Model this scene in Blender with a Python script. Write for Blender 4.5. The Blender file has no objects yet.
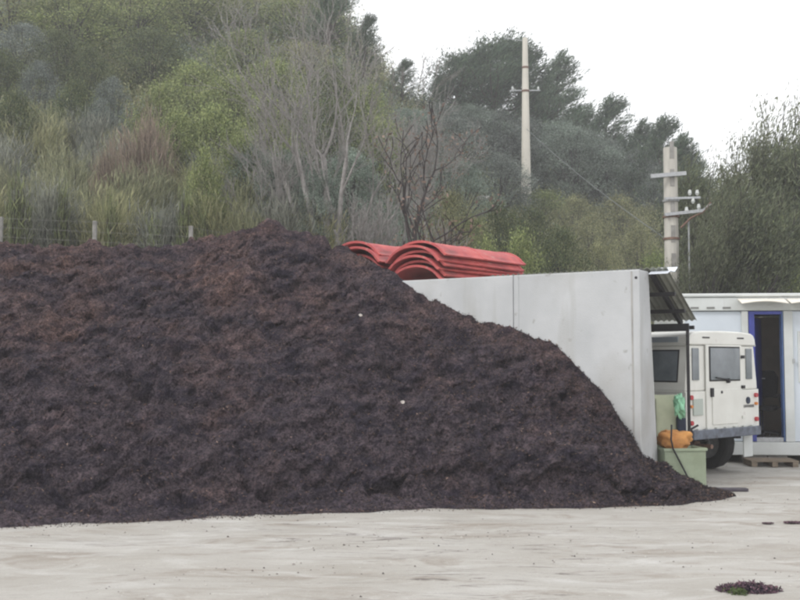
import bpy, math, random
import numpy as np
from mathutils import Vector, Matrix

random.seed(7)
RNG = np.random.default_rng(7)
SC = bpy.context.scene
COL = SC.collection
R = math.radians

# ------------------------------------------------------------------ camera
CAM_H = 1.6
TH = math.atan(0.06)
cam_d = bpy.data.cameras.new('camera')
cam = bpy.data.objects.new('camera', cam_d)
COL.objects.link(cam)
cam.location = (0, 0, CAM_H)
cam.rotation_euler = (R(90) + TH, 0, 0)
cam_d.lens = 45.0
cam_d.sensor_width = 36.0
cam_d.clip_end = 2000
SC.camera = cam
HAZE = 0.0019
SC.cycles.filter_width = 2.3
SC.cycles.use_denoising = True
SC.cycles.max_bounces = 5
SC.cycles.transparent_max_bounces = 8
SC.cycles.volume_bounces = 1

# ------------------------------------------------------------------ overcast sky and soft sun
SUN_EL, SUN_AZ = 38.0, 235.0     # soft sun behind and a little left of the camera
world = bpy.data.worlds.new('World')
SC.world = world
world.use_nodes = True
nt = world.node_tree
nt.nodes.clear()
wo = nt.nodes.new('ShaderNodeOutputWorld')
bg = nt.nodes.new('ShaderNodeBackground')
sky = nt.nodes.new('ShaderNodeTexSky')
sky.sky_type = 'NISHITA'
sky.sun_disc = False
sky.sun_elevation = R(SUN_EL)
sky.sun_rotation = R(SUN_AZ)
mixs = nt.nodes.new('ShaderNodeMix')
mixs.data_type = 'RGBA'
mixs.inputs[0].default_value = 0.93
mixs.inputs[7].default_value = (11.5, 11.5, 11.7, 1)      # even cloud cover
nt.links.new(sky.outputs[0], mixs.inputs[6])
nt.links.new(mixs.outputs[2], bg.inputs[0])
bg.inputs[1].default_value = 0.10
nt.links.new(bg.outputs[0], wo.inputs[0])
sun_d = bpy.data.lights.new('sun', 'SUN')
sun_d.energy = 1.1
sun_d.angle = R(14)
sun_d.color = (1.0, 0.98, 0.95)
sun = bpy.data.objects.new('sun', sun_d)
COL.objects.link(sun)
_a, _e = R(SUN_AZ), R(SUN_EL)
sdir = Vector((math.sin(_a) * math.cos(_e), math.cos(_a) * math.cos(_e), math.sin(_e)))
sun.rotation_euler = sdir.to_track_quat('Z', 'Y').to_euler()
SC.view_settings.view_transform = 'Standard'
SC.view_settings.look = 'None'
SC.view_settings.exposure = 0.46
SC.view_settings.gamma = 1.0
SC.view_settings.use_curve_mapping = False

# ------------------------------------------------------------------ helpers
def P(px, py, Y):
    """world point at depth Y seen at photograph pixel (px, py); used to work out real positions"""
    u, v = (px - 400) / 1000.0, (300 - py) / 1000.0
    dy = math.cos(TH) - v * math.sin(TH)
    dz = math.sin(TH) + v * math.cos(TH)
    return Vector((u * Y / dy, Y, CAM_H + dz * Y / dy))

def tag(o, label=None, cat=None, group=None, kind=None):
    if label: o['label'] = label
    if cat: o['category'] = cat
    if group: o['group'] = group
    if kind: o['kind'] = kind
    return o

def empty(name, loc=(0, 0, 0), rz=0.0):
    o = bpy.data.objects.new(name, None)
    o.empty_display_size = 0.2
    COL.objects.link(o)
    o.location = loc
    o.rotation_euler = (0, 0, rz)
    return o

def copy_tree(o, parent=None):
    c = o.copy()
    COL.objects.link(c)
    if parent: c.parent = parent
    for ch in [x for x in list(bpy.data.objects) if x.parent == o]:
        copy_tree(ch, c)
    return c

def np_mesh(name, verts, faces, mat, parent=None, smooth=False, cols=None):
    me = bpy.data.meshes.new(name)
    verts = np.ascontiguousarray(verts, dtype=np.float32)
    faces = np.ascontiguousarray(faces, dtype=np.int32)
    nf, k = faces.shape
    me.vertices.add(len(verts)); me.vertices.foreach_set('co', verts.ravel())
    me.loops.add(nf * k); me.loops.foreach_set('vertex_index', faces.ravel())
    me.polygons.add(nf)
    me.polygons.foreach_set('loop_start', np.arange(0, nf * k, k, dtype=np.int32))
    me.polygons.foreach_set('loop_total', np.full(nf, k, dtype=np.int32))
    me.update(calc_edges=True)
    if cols is not None:
        a = me.attributes.new('leafcol', 'FLOAT_COLOR', 'FACE')
        c4 = np.ones((nf, 4), dtype=np.float32); c4[:, :3] = cols
        a.data.foreach_set('color', c4.ravel())
    me.polygons.foreach_set('use_smooth', np.full(nf, smooth))
    me.materials.append(mat)
    o = bpy.data.objects.new(name, me)
    COL.objects.link(o)
    if parent: o.parent = parent
    return o

class MB:
    def __init__(self):
        self.v = []; self.f = []
    def add(self, vs, fs, M=None):
        b = len(self.v)
        for p in vs:
            p = Vector(p)
            self.v.append(tuple(M @ p) if M else tuple(p))
        for f in fs: self.f.append(tuple(b + i for i in f))
        return self
    def box(self, c, s, M=None):
        x, y, z = c; a, b, d = s[0] / 2, s[1] / 2, s[2] / 2
        vs = [(x - a, y - b, z - d), (x + a, y - b, z - d), (x + a, y + b, z - d), (x - a, y + b, z - d),
              (x - a, y - b, z + d), (x + a, y - b, z + d), (x + a, y + b, z + d), (x - a, y + b, z + d)]
        return self.add(vs, [(3, 2, 1, 0), (4, 5, 6, 7), (0, 1, 5, 4), (1, 2, 6, 5), (2, 3, 7, 6), (3, 0, 4, 7)], M)
    def span(self, a, b, M=None):
        return self.box([(a[i] + b[i]) / 2 for i in range(3)], [abs(a[i] - b[i]) for i in range(3)], M)
    def bar(self, p, q, w, h=None, M=None):
        p, q = Vector(p), Vector(q); h = h or w
        d = (q - p); L = d.length; d.normalize()
        up = Vector((0, 0, 1)) if abs(d.z) < .95 else Vector((0, 1, 0))
        s = d.cross(up).normalized(); t = s.cross(d).normalized()
        vs = []
        for e in (p, q):
            for a, b in ((-1, -1), (1, -1), (1, 1), (-1, 1)):
                vs.append(e + s * a * w / 2 + t * b * h / 2)
        return self.add(vs, [(0, 1, 2, 3), (7, 6, 5, 4), (0, 4, 5, 1), (1, 5, 6, 2), (2, 6, 7, 3), (3, 7, 4, 0)], M)
    def tube(self, pts, rs, n=8, M=None, cap=True):
        pts = [Vector(p) for p in pts]
        if not hasattr(rs, '__len__'): rs = [rs] * len(pts)
        vs = []; fs = []
        ref = None
        for i, p in enumerate(pts):
            d = (pts[min(i + 1, len(pts) - 1)] - pts[max(i - 1, 0)]).normalized()
            if ref is None: ref = Vector((0, 0, 1)) if abs(d.z) < .9 else Vector((1, 0, 0))
            s = d.cross(ref).normalized(); t = s.cross(d)
            for k in range(n):
                a = 2 * math.pi * k / n
                vs.append(p + (s * math.cos(a) + t * math.sin(a)) * rs[i])
        for i in range(len(pts) - 1):
            for k in range(n):
                fs.append((i * n + k, i * n + (k + 1) % n, (i + 1) * n + (k + 1) % n, (i + 1) * n + k))
        if cap:
            fs.append(tuple(range(n - 1, -1, -1))); fs.append(tuple(range((len(pts) - 1) * n, len(pts) * n)))
        return self.add(vs, fs, M)
    def prism(self, prof, a, b, M=None):
        """profile in (y,z) extruded along x from a to b"""
        n = len(prof)
        vs = [(a, y, z) for y, z in prof] + [(b, y, z) for y, z in prof]
        fs = [tuple(range(n - 1, -1, -1)), tuple(range(n, 2 * n))] + [(i, (i + 1) % n, n + (i + 1) % n, n + i) for i in range(n)]
        return self.add(vs, fs, M)
    def build(self, name, mat, parent=None, bevel=0, smooth=False, seg=2):
        me = bpy.data.meshes.new(name)
        me.from_pydata(self.v, [], self.f)
        me.materials.append(mat)
        import bmesh
        bm = bmesh.new(); bm.from_mesh(me); bmesh.ops.recalc_face_normals(bm, faces=bm.faces); bm.to_mesh(me); bm.free()
        if smooth: me.polygons.foreach_set('use_smooth', [True] * len(me.polygons))
        o = bpy.data.objects.new(name, me)
        COL.objects.link(o)
        if parent: o.parent = parent
        if bevel:
            m = o.modifiers.new('bevel', 'BEVEL'); m.width = bevel; m.segments = seg; m.limit_method = 'ANGLE'
        return o

# numpy value noise
_T = np.random.default_rng(3).random((256, 256))
def vn(x, y):
    xi = np.floor(x).astype(int); yi = np.floor(y).astype(int)
    fx = x - xi; fy = y - yi
    fx = fx * fx * (3 - 2 * fx); fy = fy * fy * (3 - 2 * fy)
    a = _T[xi & 255, yi & 255]; b = _T[(xi + 1) & 255, yi & 255]
    c = _T[xi & 255, (yi + 1) & 255]; d = _T[(xi + 1) & 255, (yi + 1) & 255]
    return (a * (1 - fx) + b * fx) * (1 - fy) + (c * (1 - fx) + d * fx) * fy - .5
def fbm(x, y, o=4, seed=0):
    r = 0; a = 1.0
    for i in range(o):
        c, s = math.cos(.7 * i + seed), math.sin(.7 * i + seed)
        r = r + a * vn((x * c - y * s) * 2 ** i + 17.3 * i + seed * 5.1, (x * s + y * c) * 2 ** i + 9.1 * i + seed * 3.7)
        a *= .5
    return r

# ------------------------------------------------------------------ materials
def mat(name, col, rough=.7, metal=0.0, var=0.0, scale=6.0, col2=None, bump=0.0, bscale=30.0, stretch=(1, 1, 1), spec=.3, detail=6, lo=.35, hi=.65, extra=None):
    m = bpy.data.materials.new(name); m.use_nodes = True
    N = m.node_tree.nodes; L = m.node_tree.links
    b = N['Principled BSDF']
    b.inputs['Roughness'].default_value = rough
    b.inputs['Metallic'].default_value = metal
    b.inputs['Specular IOR Level'].default_value = spec
    tc = N.new('ShaderNodeTexCoord'); mp = N.new('ShaderNodeMapping')
    mp.inputs['Scale'].default_value = stretch
    L.new(tc.outputs['Object'], mp.inputs[0])
    if col2 is None and var:
        col2 = tuple(c * (1 - var) for c in col)
    if col2:
        n = N.new('ShaderNodeTexNoise'); n.inputs['Scale'].default_value = scale; n.inputs['Detail'].default_value = detail
        n.inputs['Roughness'].default_value = .6
        L.new(mp.outputs[0], n.inputs[0])
        r = N.new('ShaderNodeValToRGB')
        r.color_ramp.elements[0].position = lo; r.color_ramp.elements[1].position = hi
        r.color_ramp.elements[0].color = (*col2, 1); r.color_ramp.elements[1].color = (*col, 1)
        L.new(n.outputs[0], r.inputs[0])
        out = r.outputs[0]
        if extra:      # a second layer of marks: (colour, scale, lo, hi, stretch)
            for (c3, s3, l3, h3, st3) in extra:
                mp3 = N.new('ShaderNodeMapping'); mp3.inputs['Scale'].default_value = st3
                L.new(tc.outputs['Object'], mp3.inputs[0])
                n3 = N.new('ShaderNodeTexNoise'); n3.inputs['Scale'].default_value = s3; n3.inputs['Detail'].default_value = 5
                L.new(mp3.outputs[0], n3.inputs[0])
                r3 = N.new('ShaderNodeValToRGB')
                r3.color_ramp.elements[0].position = l3; r3.color_ramp.elements[1].position = h3
                r3.color_ramp.elements[0].color = (0, 0, 0, 1); r3.color_ramp.elements[1].color = (1, 1, 1, 1)
                L.new(n3.outputs[0], r3.inputs[0])
                mx = N.new('ShaderNodeMix'); mx.data_type = 'RGBA'
                L.new(r3.outputs[0], mx.inputs[0]); L.new(out, mx.inputs[6]); mx.inputs[7].default_value = (*c3, 1)
                out = mx.outputs[2]
        L.new(out, b.inputs['Base Color'])
    else:
        b.inputs['Base Color'].default_value = (*col, 1)
    if bump:
        n2 = N.new('ShaderNodeTexNoise'); n2.inputs['Scale'].default_value = bscale; n2.inputs['Detail'].default_value = 6
        L.new(mp.outputs[0], n2.inputs[0])
        bp = N.new('ShaderNodeBump'); bp.inputs['Strength'].default_value = bump; bp.inputs['Distance'].default_value = .02
        L.new(n2.outputs[0], bp.inputs['Height']); L.new(bp.outputs[0], b.inputs['Normal'])
    return m

def leaf_mat(name, rough=.65, transl=.25):
    m = bpy.data.materials.new(name); m.use_nodes = True
    N = m.node_tree.nodes; L = m.node_tree.links
    b = N['Principled BSDF']; b.inputs['Roughness'].default_value = rough; b.inputs['Specular IOR Level'].default_value = .25
    at = N.new('ShaderNodeAttribute'); at.attribute_name = 'leafcol'
    oi = N.new('ShaderNodeObjectInfo')
    mr = N.new('ShaderNodeMapRange'); mr.inputs['To Min'].default_value = 1.0; mr.inputs['To Max'].default_value = 1.35
    L.new(oi.outputs['Random'], mr.inputs[0])
    mx = N.new('ShaderNodeMix'); mx.data_type = 'RGBA'; mx.blend_type = 'MULTIPLY'; mx.inputs[0].default_value = 1
    L.new(at.outputs['Color'], mx.inputs[6]); L.new(mr.outputs[0], mx.inputs[7])
    L.new(mx.outputs[2], b.inputs['Base Color'])
    tr = N.new('ShaderNodeBsdfTranslucent'); L.new(mx.outputs[2], tr.inputs[0])
    ms = N.new('ShaderNodeMixShader'); ms.inputs[0].default_value = transl
    L.new(b.outputs[0], ms.inputs[1]); L.new(tr.outputs[0], ms.inputs[2])
    L.new(ms.outputs[0], N['Material Output'].inputs[0])
    return m

LEAF = leaf_mat('leaves', .65, .38)
BARK_D = mat('bark_dark', (.06, .053, .052), .9, var=.5, scale=12, bump=.4)
BARK_G = mat('bark_grey', (.29, .275, .26), .9, var=.4, scale=9, bump=.3)
BARK_P = mat('bark_pine', (.10, .08, .07), .9, var=.4, scale=9)
CONC = mat('concrete', (.475, .485, .49), .85, col2=(.41, .42, .425), scale=1.6, bump=.15, bscale=60,
           extra=[((.33, .325, .30), 1.9, .54, .78, (2.0, 2.0, .22)), ((.27, .26, .24), 8.0, .66, .76, (1, 1, 1)), ((.35, .345, .33), 1.1, .52, .75, (1, 1, .8))])
CONC_D = mat('deck_concrete', (.38, .37, .35), .85, var=.25, scale=3)
POLEC = mat('pole_concrete', (.50, .48, .43), .85, var=.18, scale=5, bump=.2, stretch=(1, 1, .3))
POLEC2 = mat('pole_concrete_pale', (.60, .57, .50), .85, var=.15, scale=3, stretch=(1, 1, .3))
STEEL = mat('galvanised_steel', (.42, .43, .44), .5, .4, var=.25, scale=20)
DARKM = mat('dark_metal', (.035, .033, .036), .6, .2, var=.3, scale=20)
RUST = mat('rusty_metal', (.20, .12, .09), .8, var=.4, scale=15)
RED = mat('red_plastic', (.50, .095, .085), .65, col2=(.34, .055, .06), scale=3.5, spec=.5, bump=.1, bscale=12,
          extra=[((.17, .055, .055), 5, .55, .75, (1, .35, 1)), ((.46, .27, .24), 9, .58, .8, (1, .3, 1))])
WHITE = mat('cream_white_paint', (.69, .69, .645), .38, col2=(.61, .605, .56), scale=2.5, spec=.5,
            extra=[((.42, .38, .33), 5, .62, .85, (1, 1, 1))])
GLASS = mat('dark_glass', (.09, .11, .12), .12, col2=(.16, .18, .20), scale=3, spec=.8)
RUBBER = mat('black_rubber', (.022, .021, .022), .85, var=.4, scale=20)
UNDER = mat('underbody_dark', (.03, .03, .032), .9, var=.4, scale=10)
BUMPER = mat('bumper_blue_grey', (.16, .18, .22), .6, .2, col2=(.08, .085, .10), scale=9)
CAB_W = mat('cabin_white', (.56, .58, .57), .5, col2=(.48, .50, .48), scale=2, spec=.4,
            extra=[((.36, .35, .31), 3, .62, .9, (2, 2, .3))])
CAB_B = mat('cabin_bluish_panel', (.57, .62, .67), .5, var=.09, scale=1.5, spec=.4)
CAB_IN = mat('cabin_interior', (.60, .52, .43), .9, var=.25, scale=2)
BLUE = mat('blue_paint', (.035, .05, .30), .45, var=.25, scale=6, spec=.5)
TEAL = mat('blue_grey_paint', (.06, .11, .24), .5, var=.25, scale=6)
GREENBOX = mat('pale_green_plastic', (.34, .39, .28), .6, col2=(.25, .29, .20), scale=4, bump=.1)
OLIVEB = mat('pale_olive_board', (.47, .50, .36), .7, var=.2, scale=4)
ORANGE = mat('orange_sack', (.58, .29, .09), .75, col2=(.42, .18, .06), scale=6, bump=.5, bscale=14)
MINT = mat('mint_plastic', (.30, .62, .40), .5, var=.25, scale=14)
NAVY = mat('navy_plastic', (.02, .03, .06), .5, var=.3, scale=9)
REDL = mat('red_lens', (.40, .02, .03), .25, spec=.6)
ORL = mat('amber_lens', (.6, .2, .03), .25, spec=.6)
SHEET = mat('corrugated_sheet', (.30, .31, .27), .6, .1, col2=(.22, .225, .19), scale=5)
SHEETP = mat('highlight_sheet', (.70, .74, .80), .35, .1, var=.1, scale=5, spec=.6)
WOOD = mat('old_wood', (.26, .21, .16), .9, var=.4, scale=8, stretch=(1, 8, 8), bump=.3)
BLOCK = mat('block_concrete', (.30, .29, .27), .9, var=.3, scale=8, bump=.3)
PALE = mat('pale_scrap', (.65, .60, .55), .7, var=.2, scale=30)
WIRE = mat('wire', (.16, .17, .17), .6, .5)

# ------------------------------------------------------------------ setting: terrain
AZ = np.array([-1.2, -.45, -.1, .03, .13, .25, .42, 1.2])
YS = np.array([14., 16, 19, 22, 25, 30, 35, 40, 48, 60, 80, 200])
PR = np.array([
    [.9, 2.2, 2.9, 3.7, 4.8, 7.2, 10.0, 13.3, 19.0, 27.5, 34, 37],
    [.9, 2.2, 2.9, 3.7, 4.8, 7.2, 10.0, 13.3, 19.0, 27.5, 34, 37],
    [-.3, 1.6, 2.7, 3.4, 4.4, 6.5, 8.7, 11.4, 16.0, 23.5, 29, 31],
    [-.5, -.4, 1.2, 2.6, 3.5, 5.2, 6.8, 8.6, 11.8, 16.0, 20, 21],
    [-.5, -.4, -.1, 1.2, 2.2, 3.4, 4.6, 5.9, 8.2, 11.8, 14.5, 15],
    [-.5, -.4, -.2, .4, 1.0, 1.9, 2.9, 4.1, 6.2, 9.0, 11, 12],
    [-.5, -.4, -.2, .2, .6, 1.2, 1.9, 2.7, 4.2, 6.5, 8, 9],
    [-.5, -.4, -.2, .2, .6, 1.2, 1.9, 2.7, 4.2, 6.5, 8, 9]])
def terrain(x, y):
    x = np.asarray(x, float); y = np.asarray(y, float)
    a = np.clip(x / np.maximum(y, 14), -1.19, 1.19); yy = np.clip(y, 14.01, 199)
    i = np.clip(np.searchsorted(AZ, a) - 1, 0, len(AZ) - 2); j = np.clip(np.searchsorted(YS, yy) - 1, 0, len(YS) - 2)
    fa = (a - AZ[i]) / (AZ[i + 1] - AZ[i]); fa = fa * fa * (3 - 2 * fa)
    fy = (yy - YS[j]) / (YS[j + 1] - YS[j])
    z = (PR[i, j] * (1 - fa) + PR[i + 1, j] * fa) * (1 - fy) + (PR[i, j + 1] * (1 - fa) + PR[i + 1, j + 1] * fa) * fy
    return z + fbm(x * .15, y * .15, 3, 2) * .5 * np.clip((z + .2) / 2, 0, 1)
def tz(x, y): return float(terrain(np.array([x]), np.array([y]))[0])

def grid_faces(nx, ny):
    i = np.arange(nx - 1)[:, None] * ny + np.arange(ny - 1)[None, :]
    i = i.ravel()
    return np.stack([i, i + ny, i + ny + 1, i + 1], 1)

SOIL = mat('hillside_soil', (.16, .15, .10), .95, col2=(.09, .10, .055), scale=.8, bump=.5, bscale=8)
xs = np.linspace(-70, 80, 201); ys = np.concatenate([np.linspace(14, 80, 133), np.linspace(83, 104, 8)])
X, Y = np.meshgrid(xs, ys, indexing='ij')
o = np_mesh('hillside', np.stack([X, Y, terrain(X, Y)], -1).reshape(-1, 3), grid_faces(len(xs), len(ys)), SOIL, smooth=True)
tag(o, kind='structure')

# yard
YARD = bpy.data.materials.new('yard_ground'); YARD.use_nodes = True
def yard_mat(m):
    N = m.node_tree.nodes; L = m.node_tree.links; b = N['Principled BSDF']
    b.inputs['Roughness'].default_value = .8; b.inputs['Specular IOR Level'].default_value = .3
    tc = N.new('ShaderNodeTexCoord')
    def noise(scale, st, rot=0, det=6, ro=.6, dist=0):
        mp = N.new('ShaderNodeMapping'); mp.inputs['Scale'].default_value = st; mp.inputs['Rotation'].default_value = (0, 0, rot)
        L.new(tc.outputs['Object'], mp.inputs[0])
        n = N.new('ShaderNodeTexNoise'); n.inputs['Scale'].default_value = scale; n.inputs['Detail'].default_value = det
        n.inputs['Roughness'].default_value = ro; n.inputs['Distortion'].default_value = dist
        L.new(mp.outputs[0], n.inputs[0]); return n.outputs[0]
    def ramp(s, lo, hi, c0=(0, 0, 0), c1=(1, 1, 1)):
        r = N.new('ShaderNodeValToRGB'); r.color_ramp.elements[0].position = lo; r.color_ramp.elements[1].position = hi
        r.color_ramp.elements[0].color = (*c0, 1); r.color_ramp.elements[1].color = (*c1, 1); L.new(s, r.inputs[0]); return r.outputs[0]
    def mix(f, a, c):
        x = N.new('ShaderNodeMix'); x.data_type = 'RGBA'; L.new(f, x.inputs[0]); L.new(a, x.inputs[6]); x.inputs[7].default_value = (*c, 1); return x.outputs[2]
    def mul(a, b_):
        x = N.new('ShaderNodeMath'); x.operation = 'MULTIPLY'; L.new(a, x.inputs[0]); L.new(b_, x.inputs[1]); return x.outputs[0]
    base = ramp(noise(.7, (1, 1.6, 1)), .3, .7, (.325, .305, .27), (.41, .395, .365))
    c = mix(ramp(noise(.9, (.7, 1.5, 1), -.25, 9, .70, 1.6), .50, .66), base, (.265, .235, .20))      # long wheel smears
    c = mix(ramp(noise(1.2, (.6, 2.0, 1), -.22, 8, .65, 1.2), .52, .70), c, (.47, .46, .435))
    c = mix(mul(ramp(noise(1.8, (.5, 3.0, 1), -.16, 9, .78, 2.2), .55, .64), ramp(noise(.35, (1, 1, 1), 1, 3), .42, .58)), c, (.13, .11, .10))       # pale dusty bands
    c = mix(mul(ramp(noise(5.0, (.6, 2.5, 1), .1, 7, .7), .62, .70), ramp(noise(.5, (1, 1, 1), 0, 3), .45, .6)), c, (.14, .115, .10))  # trodden-in mulch
    c = mix(ramp(noise(55, (1, 1, 1), 0, 4, .8), .58, .68), c, (.25, .23, .20))
    c = mix(ramp(noise(23, (1, 1, 1), 3, 4, .8), .62, .70), c, (.52, .50, .47))
    L.new(c, b.inputs['Base Color'])
    bp = N.new('ShaderNodeBump'); bp.inputs['Strength'].default_value = .5; bp.inputs['Distance'].default_value = .03
    L.new(noise(9, (.6, 1.6, 1), 0, 8, .7), bp.inputs['Height']); L.new(bp.outputs[0], b.inputs['Normal'])
yard_mat(YARD)
xs = np.concatenate([np.linspace(-70, -9, 12), np.linspace(-8, 9, 340), np.linspace(10, 80, 12)])
ys = np.concatenate([np.linspace(-40, 3, 10), np.linspace(3.1, 20, 340), np.linspace(21, 40, 5)])
X, Y = np.meshgrid(xs, ys, indexing='ij')
Z = .022 * fbm(X * .8, Y * 2.2, 4, 1) + .010 * fbm(X * 5, Y * 9, 3, 4)
Z = np.where((X > -8) & (X < 9) & (Y > 3) & (Y < 20), Z, 0)
o = np_mesh('yard_ground', np.stack([X, Y, Z], -1).reshape(-1, 3), grid_faces(len(xs), len(ys)), YARD, smooth=True)
tag(o, kind='structure')

rng = np.random.default_rng(77)
n = 5200
gx = rng.uniform(-6, 8, n); gy = rng.uniform(5.5, 16, n); k_ = rng.uniform(size=n) < np.clip(.35 + fbm(gx * .8, gy * 1.4, 3, 15) * 1.6, .03, 1)
gx, gy = gx[k_], gy[k_]; n = len(gx); r_ = rng.uniform(.004, .011, n) * np.where(rng.uniform(size=n) < .03, 1.8, 1)
oc = np.array([(1, 0, 0), (0, 1, 0), (-1, 0, 0), (0, -1, 0), (0, 0, .8)], float)
v = (oc[None] * (r_[:, None, None] * rng.uniform(.6, 1.3, (n, 5, 1))) + np.stack([gx, gy, np.full(n, .006)], 1)[:, None, :]).reshape(-1, 3)
b_ = np.arange(n)[:, None] * 5
f = np.concatenate([b_ + np.array([i, (i + 1) % 4, 4]) for i in range(4)], 0)
GRIT = leaf_mat('grit', .9, 0.0)
o = np_mesh('yard_grit', v, f, GRIT, cols=np.tile(np.array([(.10, .085, .075), (.22, .20, .18), (.42, .40, .37), (.06, .05, .05)])[rng.integers(0, 4, n)], (4, 1)))
tag(o, 'loose grit and crumbs scattered over the pale yard', 'grit', kind='stuff')

# ------------------------------------------------------------------ concrete wall
E = Vector((2.904, 12.1, 0)); U = Vector((-.853, .522, 0)); NN = Vector((.522, .853, 0))
WM = Matrix(((U.x, NN.x, 0, E.x), (U.y, NN.y, 0, E.y), (0, 0, 1, 0), (0, 0, 0, 1)))     # wall frame: along, behind, up
WALL_H = 2.70
t = empty('concrete_wall'); tag(t, 'pale precast concrete wall holding back the dark mulch heap', 'wall')
def wall_panel(s0, s1, ends):
    m = MB()
    prof = [(0, 0), (.65, 0), (.62, .5), (.37, WALL_H), (0, WALL_H)]
    m.prism(prof, s0, s1, WM)
    return m.build('panel', CONC, t, bevel=.012)
wall_panel(.0, 1.676, 1); wall_panel(1.681, 3.40, 0); wall_panel(3.412, 5.1, 0)
m = MB(); m.span((1.60, -.006, 0), (1.665, .02, WALL_H - .003), WM); m.build('joint_strip', CONC, t, bevel=.003)
m = MB(); m.span((.085, -.005, 0), (.105, .01, WALL_H - .02), WM); m.build('edge_strip', CONC_D, t)
m = MB()
for (s, z) in ((.04, 2.60),):
    m.tube([WM @ Vector((s, -.004, z)), WM @ Vector((s, .03, z))], .018, 8)
m.build('lifting_socket', DARKM, t)

# ------------------------------------------------------------------ mulch heap
TX = np.array([-10, -6, -3.83, -2.2, -.75, .6, 1.75, 2.6, 3.1, 3.4, 3.7, 4.0])
TY = np.array([7.5, 8.8, 9.58, 10.12, 10.62, 10.85, 10.95, 11.05, 11.2, 11.4, 11.62, 11.95])
CX = np.array([-10, -5.96, -4.5, -3.17, -2.5, -2.04, -1.5, -.86, .07, .65, 1.0, 1.31, 1.65, 2.02, 2.30, 2.58, 2.90, 3.2, 3.45, 3.7, 4.0])
CY = np.array([14.5, 14.9, 15.0, 15.1, 15.12, 15.13, 14.8, 14.40, 13.86, 13.50, 13.28, 13.08, 12.87, 12.64, 12.47, 12.30, 12.12, 12.32, 12.32, 12.2, 12.05])
CZ = np.array([3.3, 3.27, 3.20, 3.27, 3.47, 3.66, 3.44, 3.16, 2.70, 2.37, 2.18, 2.05, 1.92, 1.68, 1.44, 1.08, .46, .28, .17, .07, .0])
nx, nt_ = 950, 430
xs = np.linspace(-9.5, 4.0, nx); ts = np.linspace(0, 1.35, nt_)
X, T = np.meshgrid(xs, ts, indexing='ij')
yf = np.interp(X, TX, TY) + .10 * fbm(X * 1.3, X * 0 + 3, 4, 5); yc = np.interp(X, CX, CY); C = np.interp(X, CX, CZ)
B = np.interp(X, [-2.0, -1.2, 2.9, 3.25], [2.6, .14, .14, .45])
Yp = np.where(T <= 1, yf + (yc - yf) * T, yc + (T - 1) / .35 * B)
tt = np.clip(T, 0, 1)
g = np.where(tt < .16, tt * .62, .0992 + (tt - .16) / .84 * .9008)          # low apron, then the slope
g = g + .035 * np.sin(np.pi * np.clip((tt - .16) / .84, 0, 1))
Z = C * g
bk = np.clip((T - 1) / .35, 0, 1)
drop = np.interp(X, [-2.0, -1.2, 2.95, 3.25], [1.5, .25, .0, .6])
Z = Z - bk * bk * np.where(X > 2.95, C + .05, drop)
env = np.interp(X, [-1.2, -.6, 3], [1, .45, .45]) ** np.clip((tt - .8) * 5, 0, 1) * np.clip(tt / .10, 0.15, 1) * np.clip((3.95 - X) / .8, .25, 1)
L1 = fbm(X * .9, Yp * 1.1, 3, 1); L2 = fbm(X * 3.0, Yp * 3.6, 4, 2)
rg = 1 - np.abs(fbm(X * 1.5 + .4 * L1, Yp * 3.2, 3, 7)) * 2.6
pits = np.clip(fbm(X * 2.0 + 3, Yp * 3.0, 3, 12) - .16, 0, 1)
Z = Z - env * .60 * pits + env * .10 * fbm(X * 5.5, Yp * 6.5, 2, 13)
Z = Z + env * (.24 * L1 + .115 * L2 + .05 * np.clip(rg, 0, 1) + .075 * fbm(X * 9, Yp * 12, 3, 3) + .028 * fbm(X * 30, Yp * 34, 2, 6))
stp = np.tanh((tt - .21 - .10 * L1 - .04 * fbm(X * 2.5, X * 0 + 9, 3, 31)) * 55)
Z = Z + env * stp * (.035 + .075 * np.clip(vn(X * .7 + 4, X * 0) + .45, 0, 1)) * np.interp(X, [-10, 2.6, 3.6], [1, 1, .2])
ledge = .12 * fbm(X * 1.6 + .9 * Z, Z * 3.0 - X * .9, 4, 21) + .09 * fbm(X * 7 + 2 * Z, Z * 9 - X * 4, 3, 22)
over = np.clip((stp + 1) / 2, 0, 1) * np.clip((.55 - tt) / .33, 0, 1) * np.interp(X, [-10, -1, 0, 2.8, 3.4], [.5, .5, 1, 1, .1])
Yp = Yp - .17 * over
Yp = Yp - env * np.clip(1.02 - T, 0, .15) / .15 * ledge * np.clip(tt * 6, 0, 1)
Z = np.maximum(Z, np.minimum(.004 + tt * .25, .002 + C * .55 * tt))
Z = np.where(T < .006, -.02, Z)
Z = np.where((X > 2.95) & (T > 1.02), np.minimum(Z, np.interp(T, [1, 1.35], [.3, -.03])), Z)
MULCH = bpy.data.materials.new('mulch'); MULCH.use_nodes = True
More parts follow.
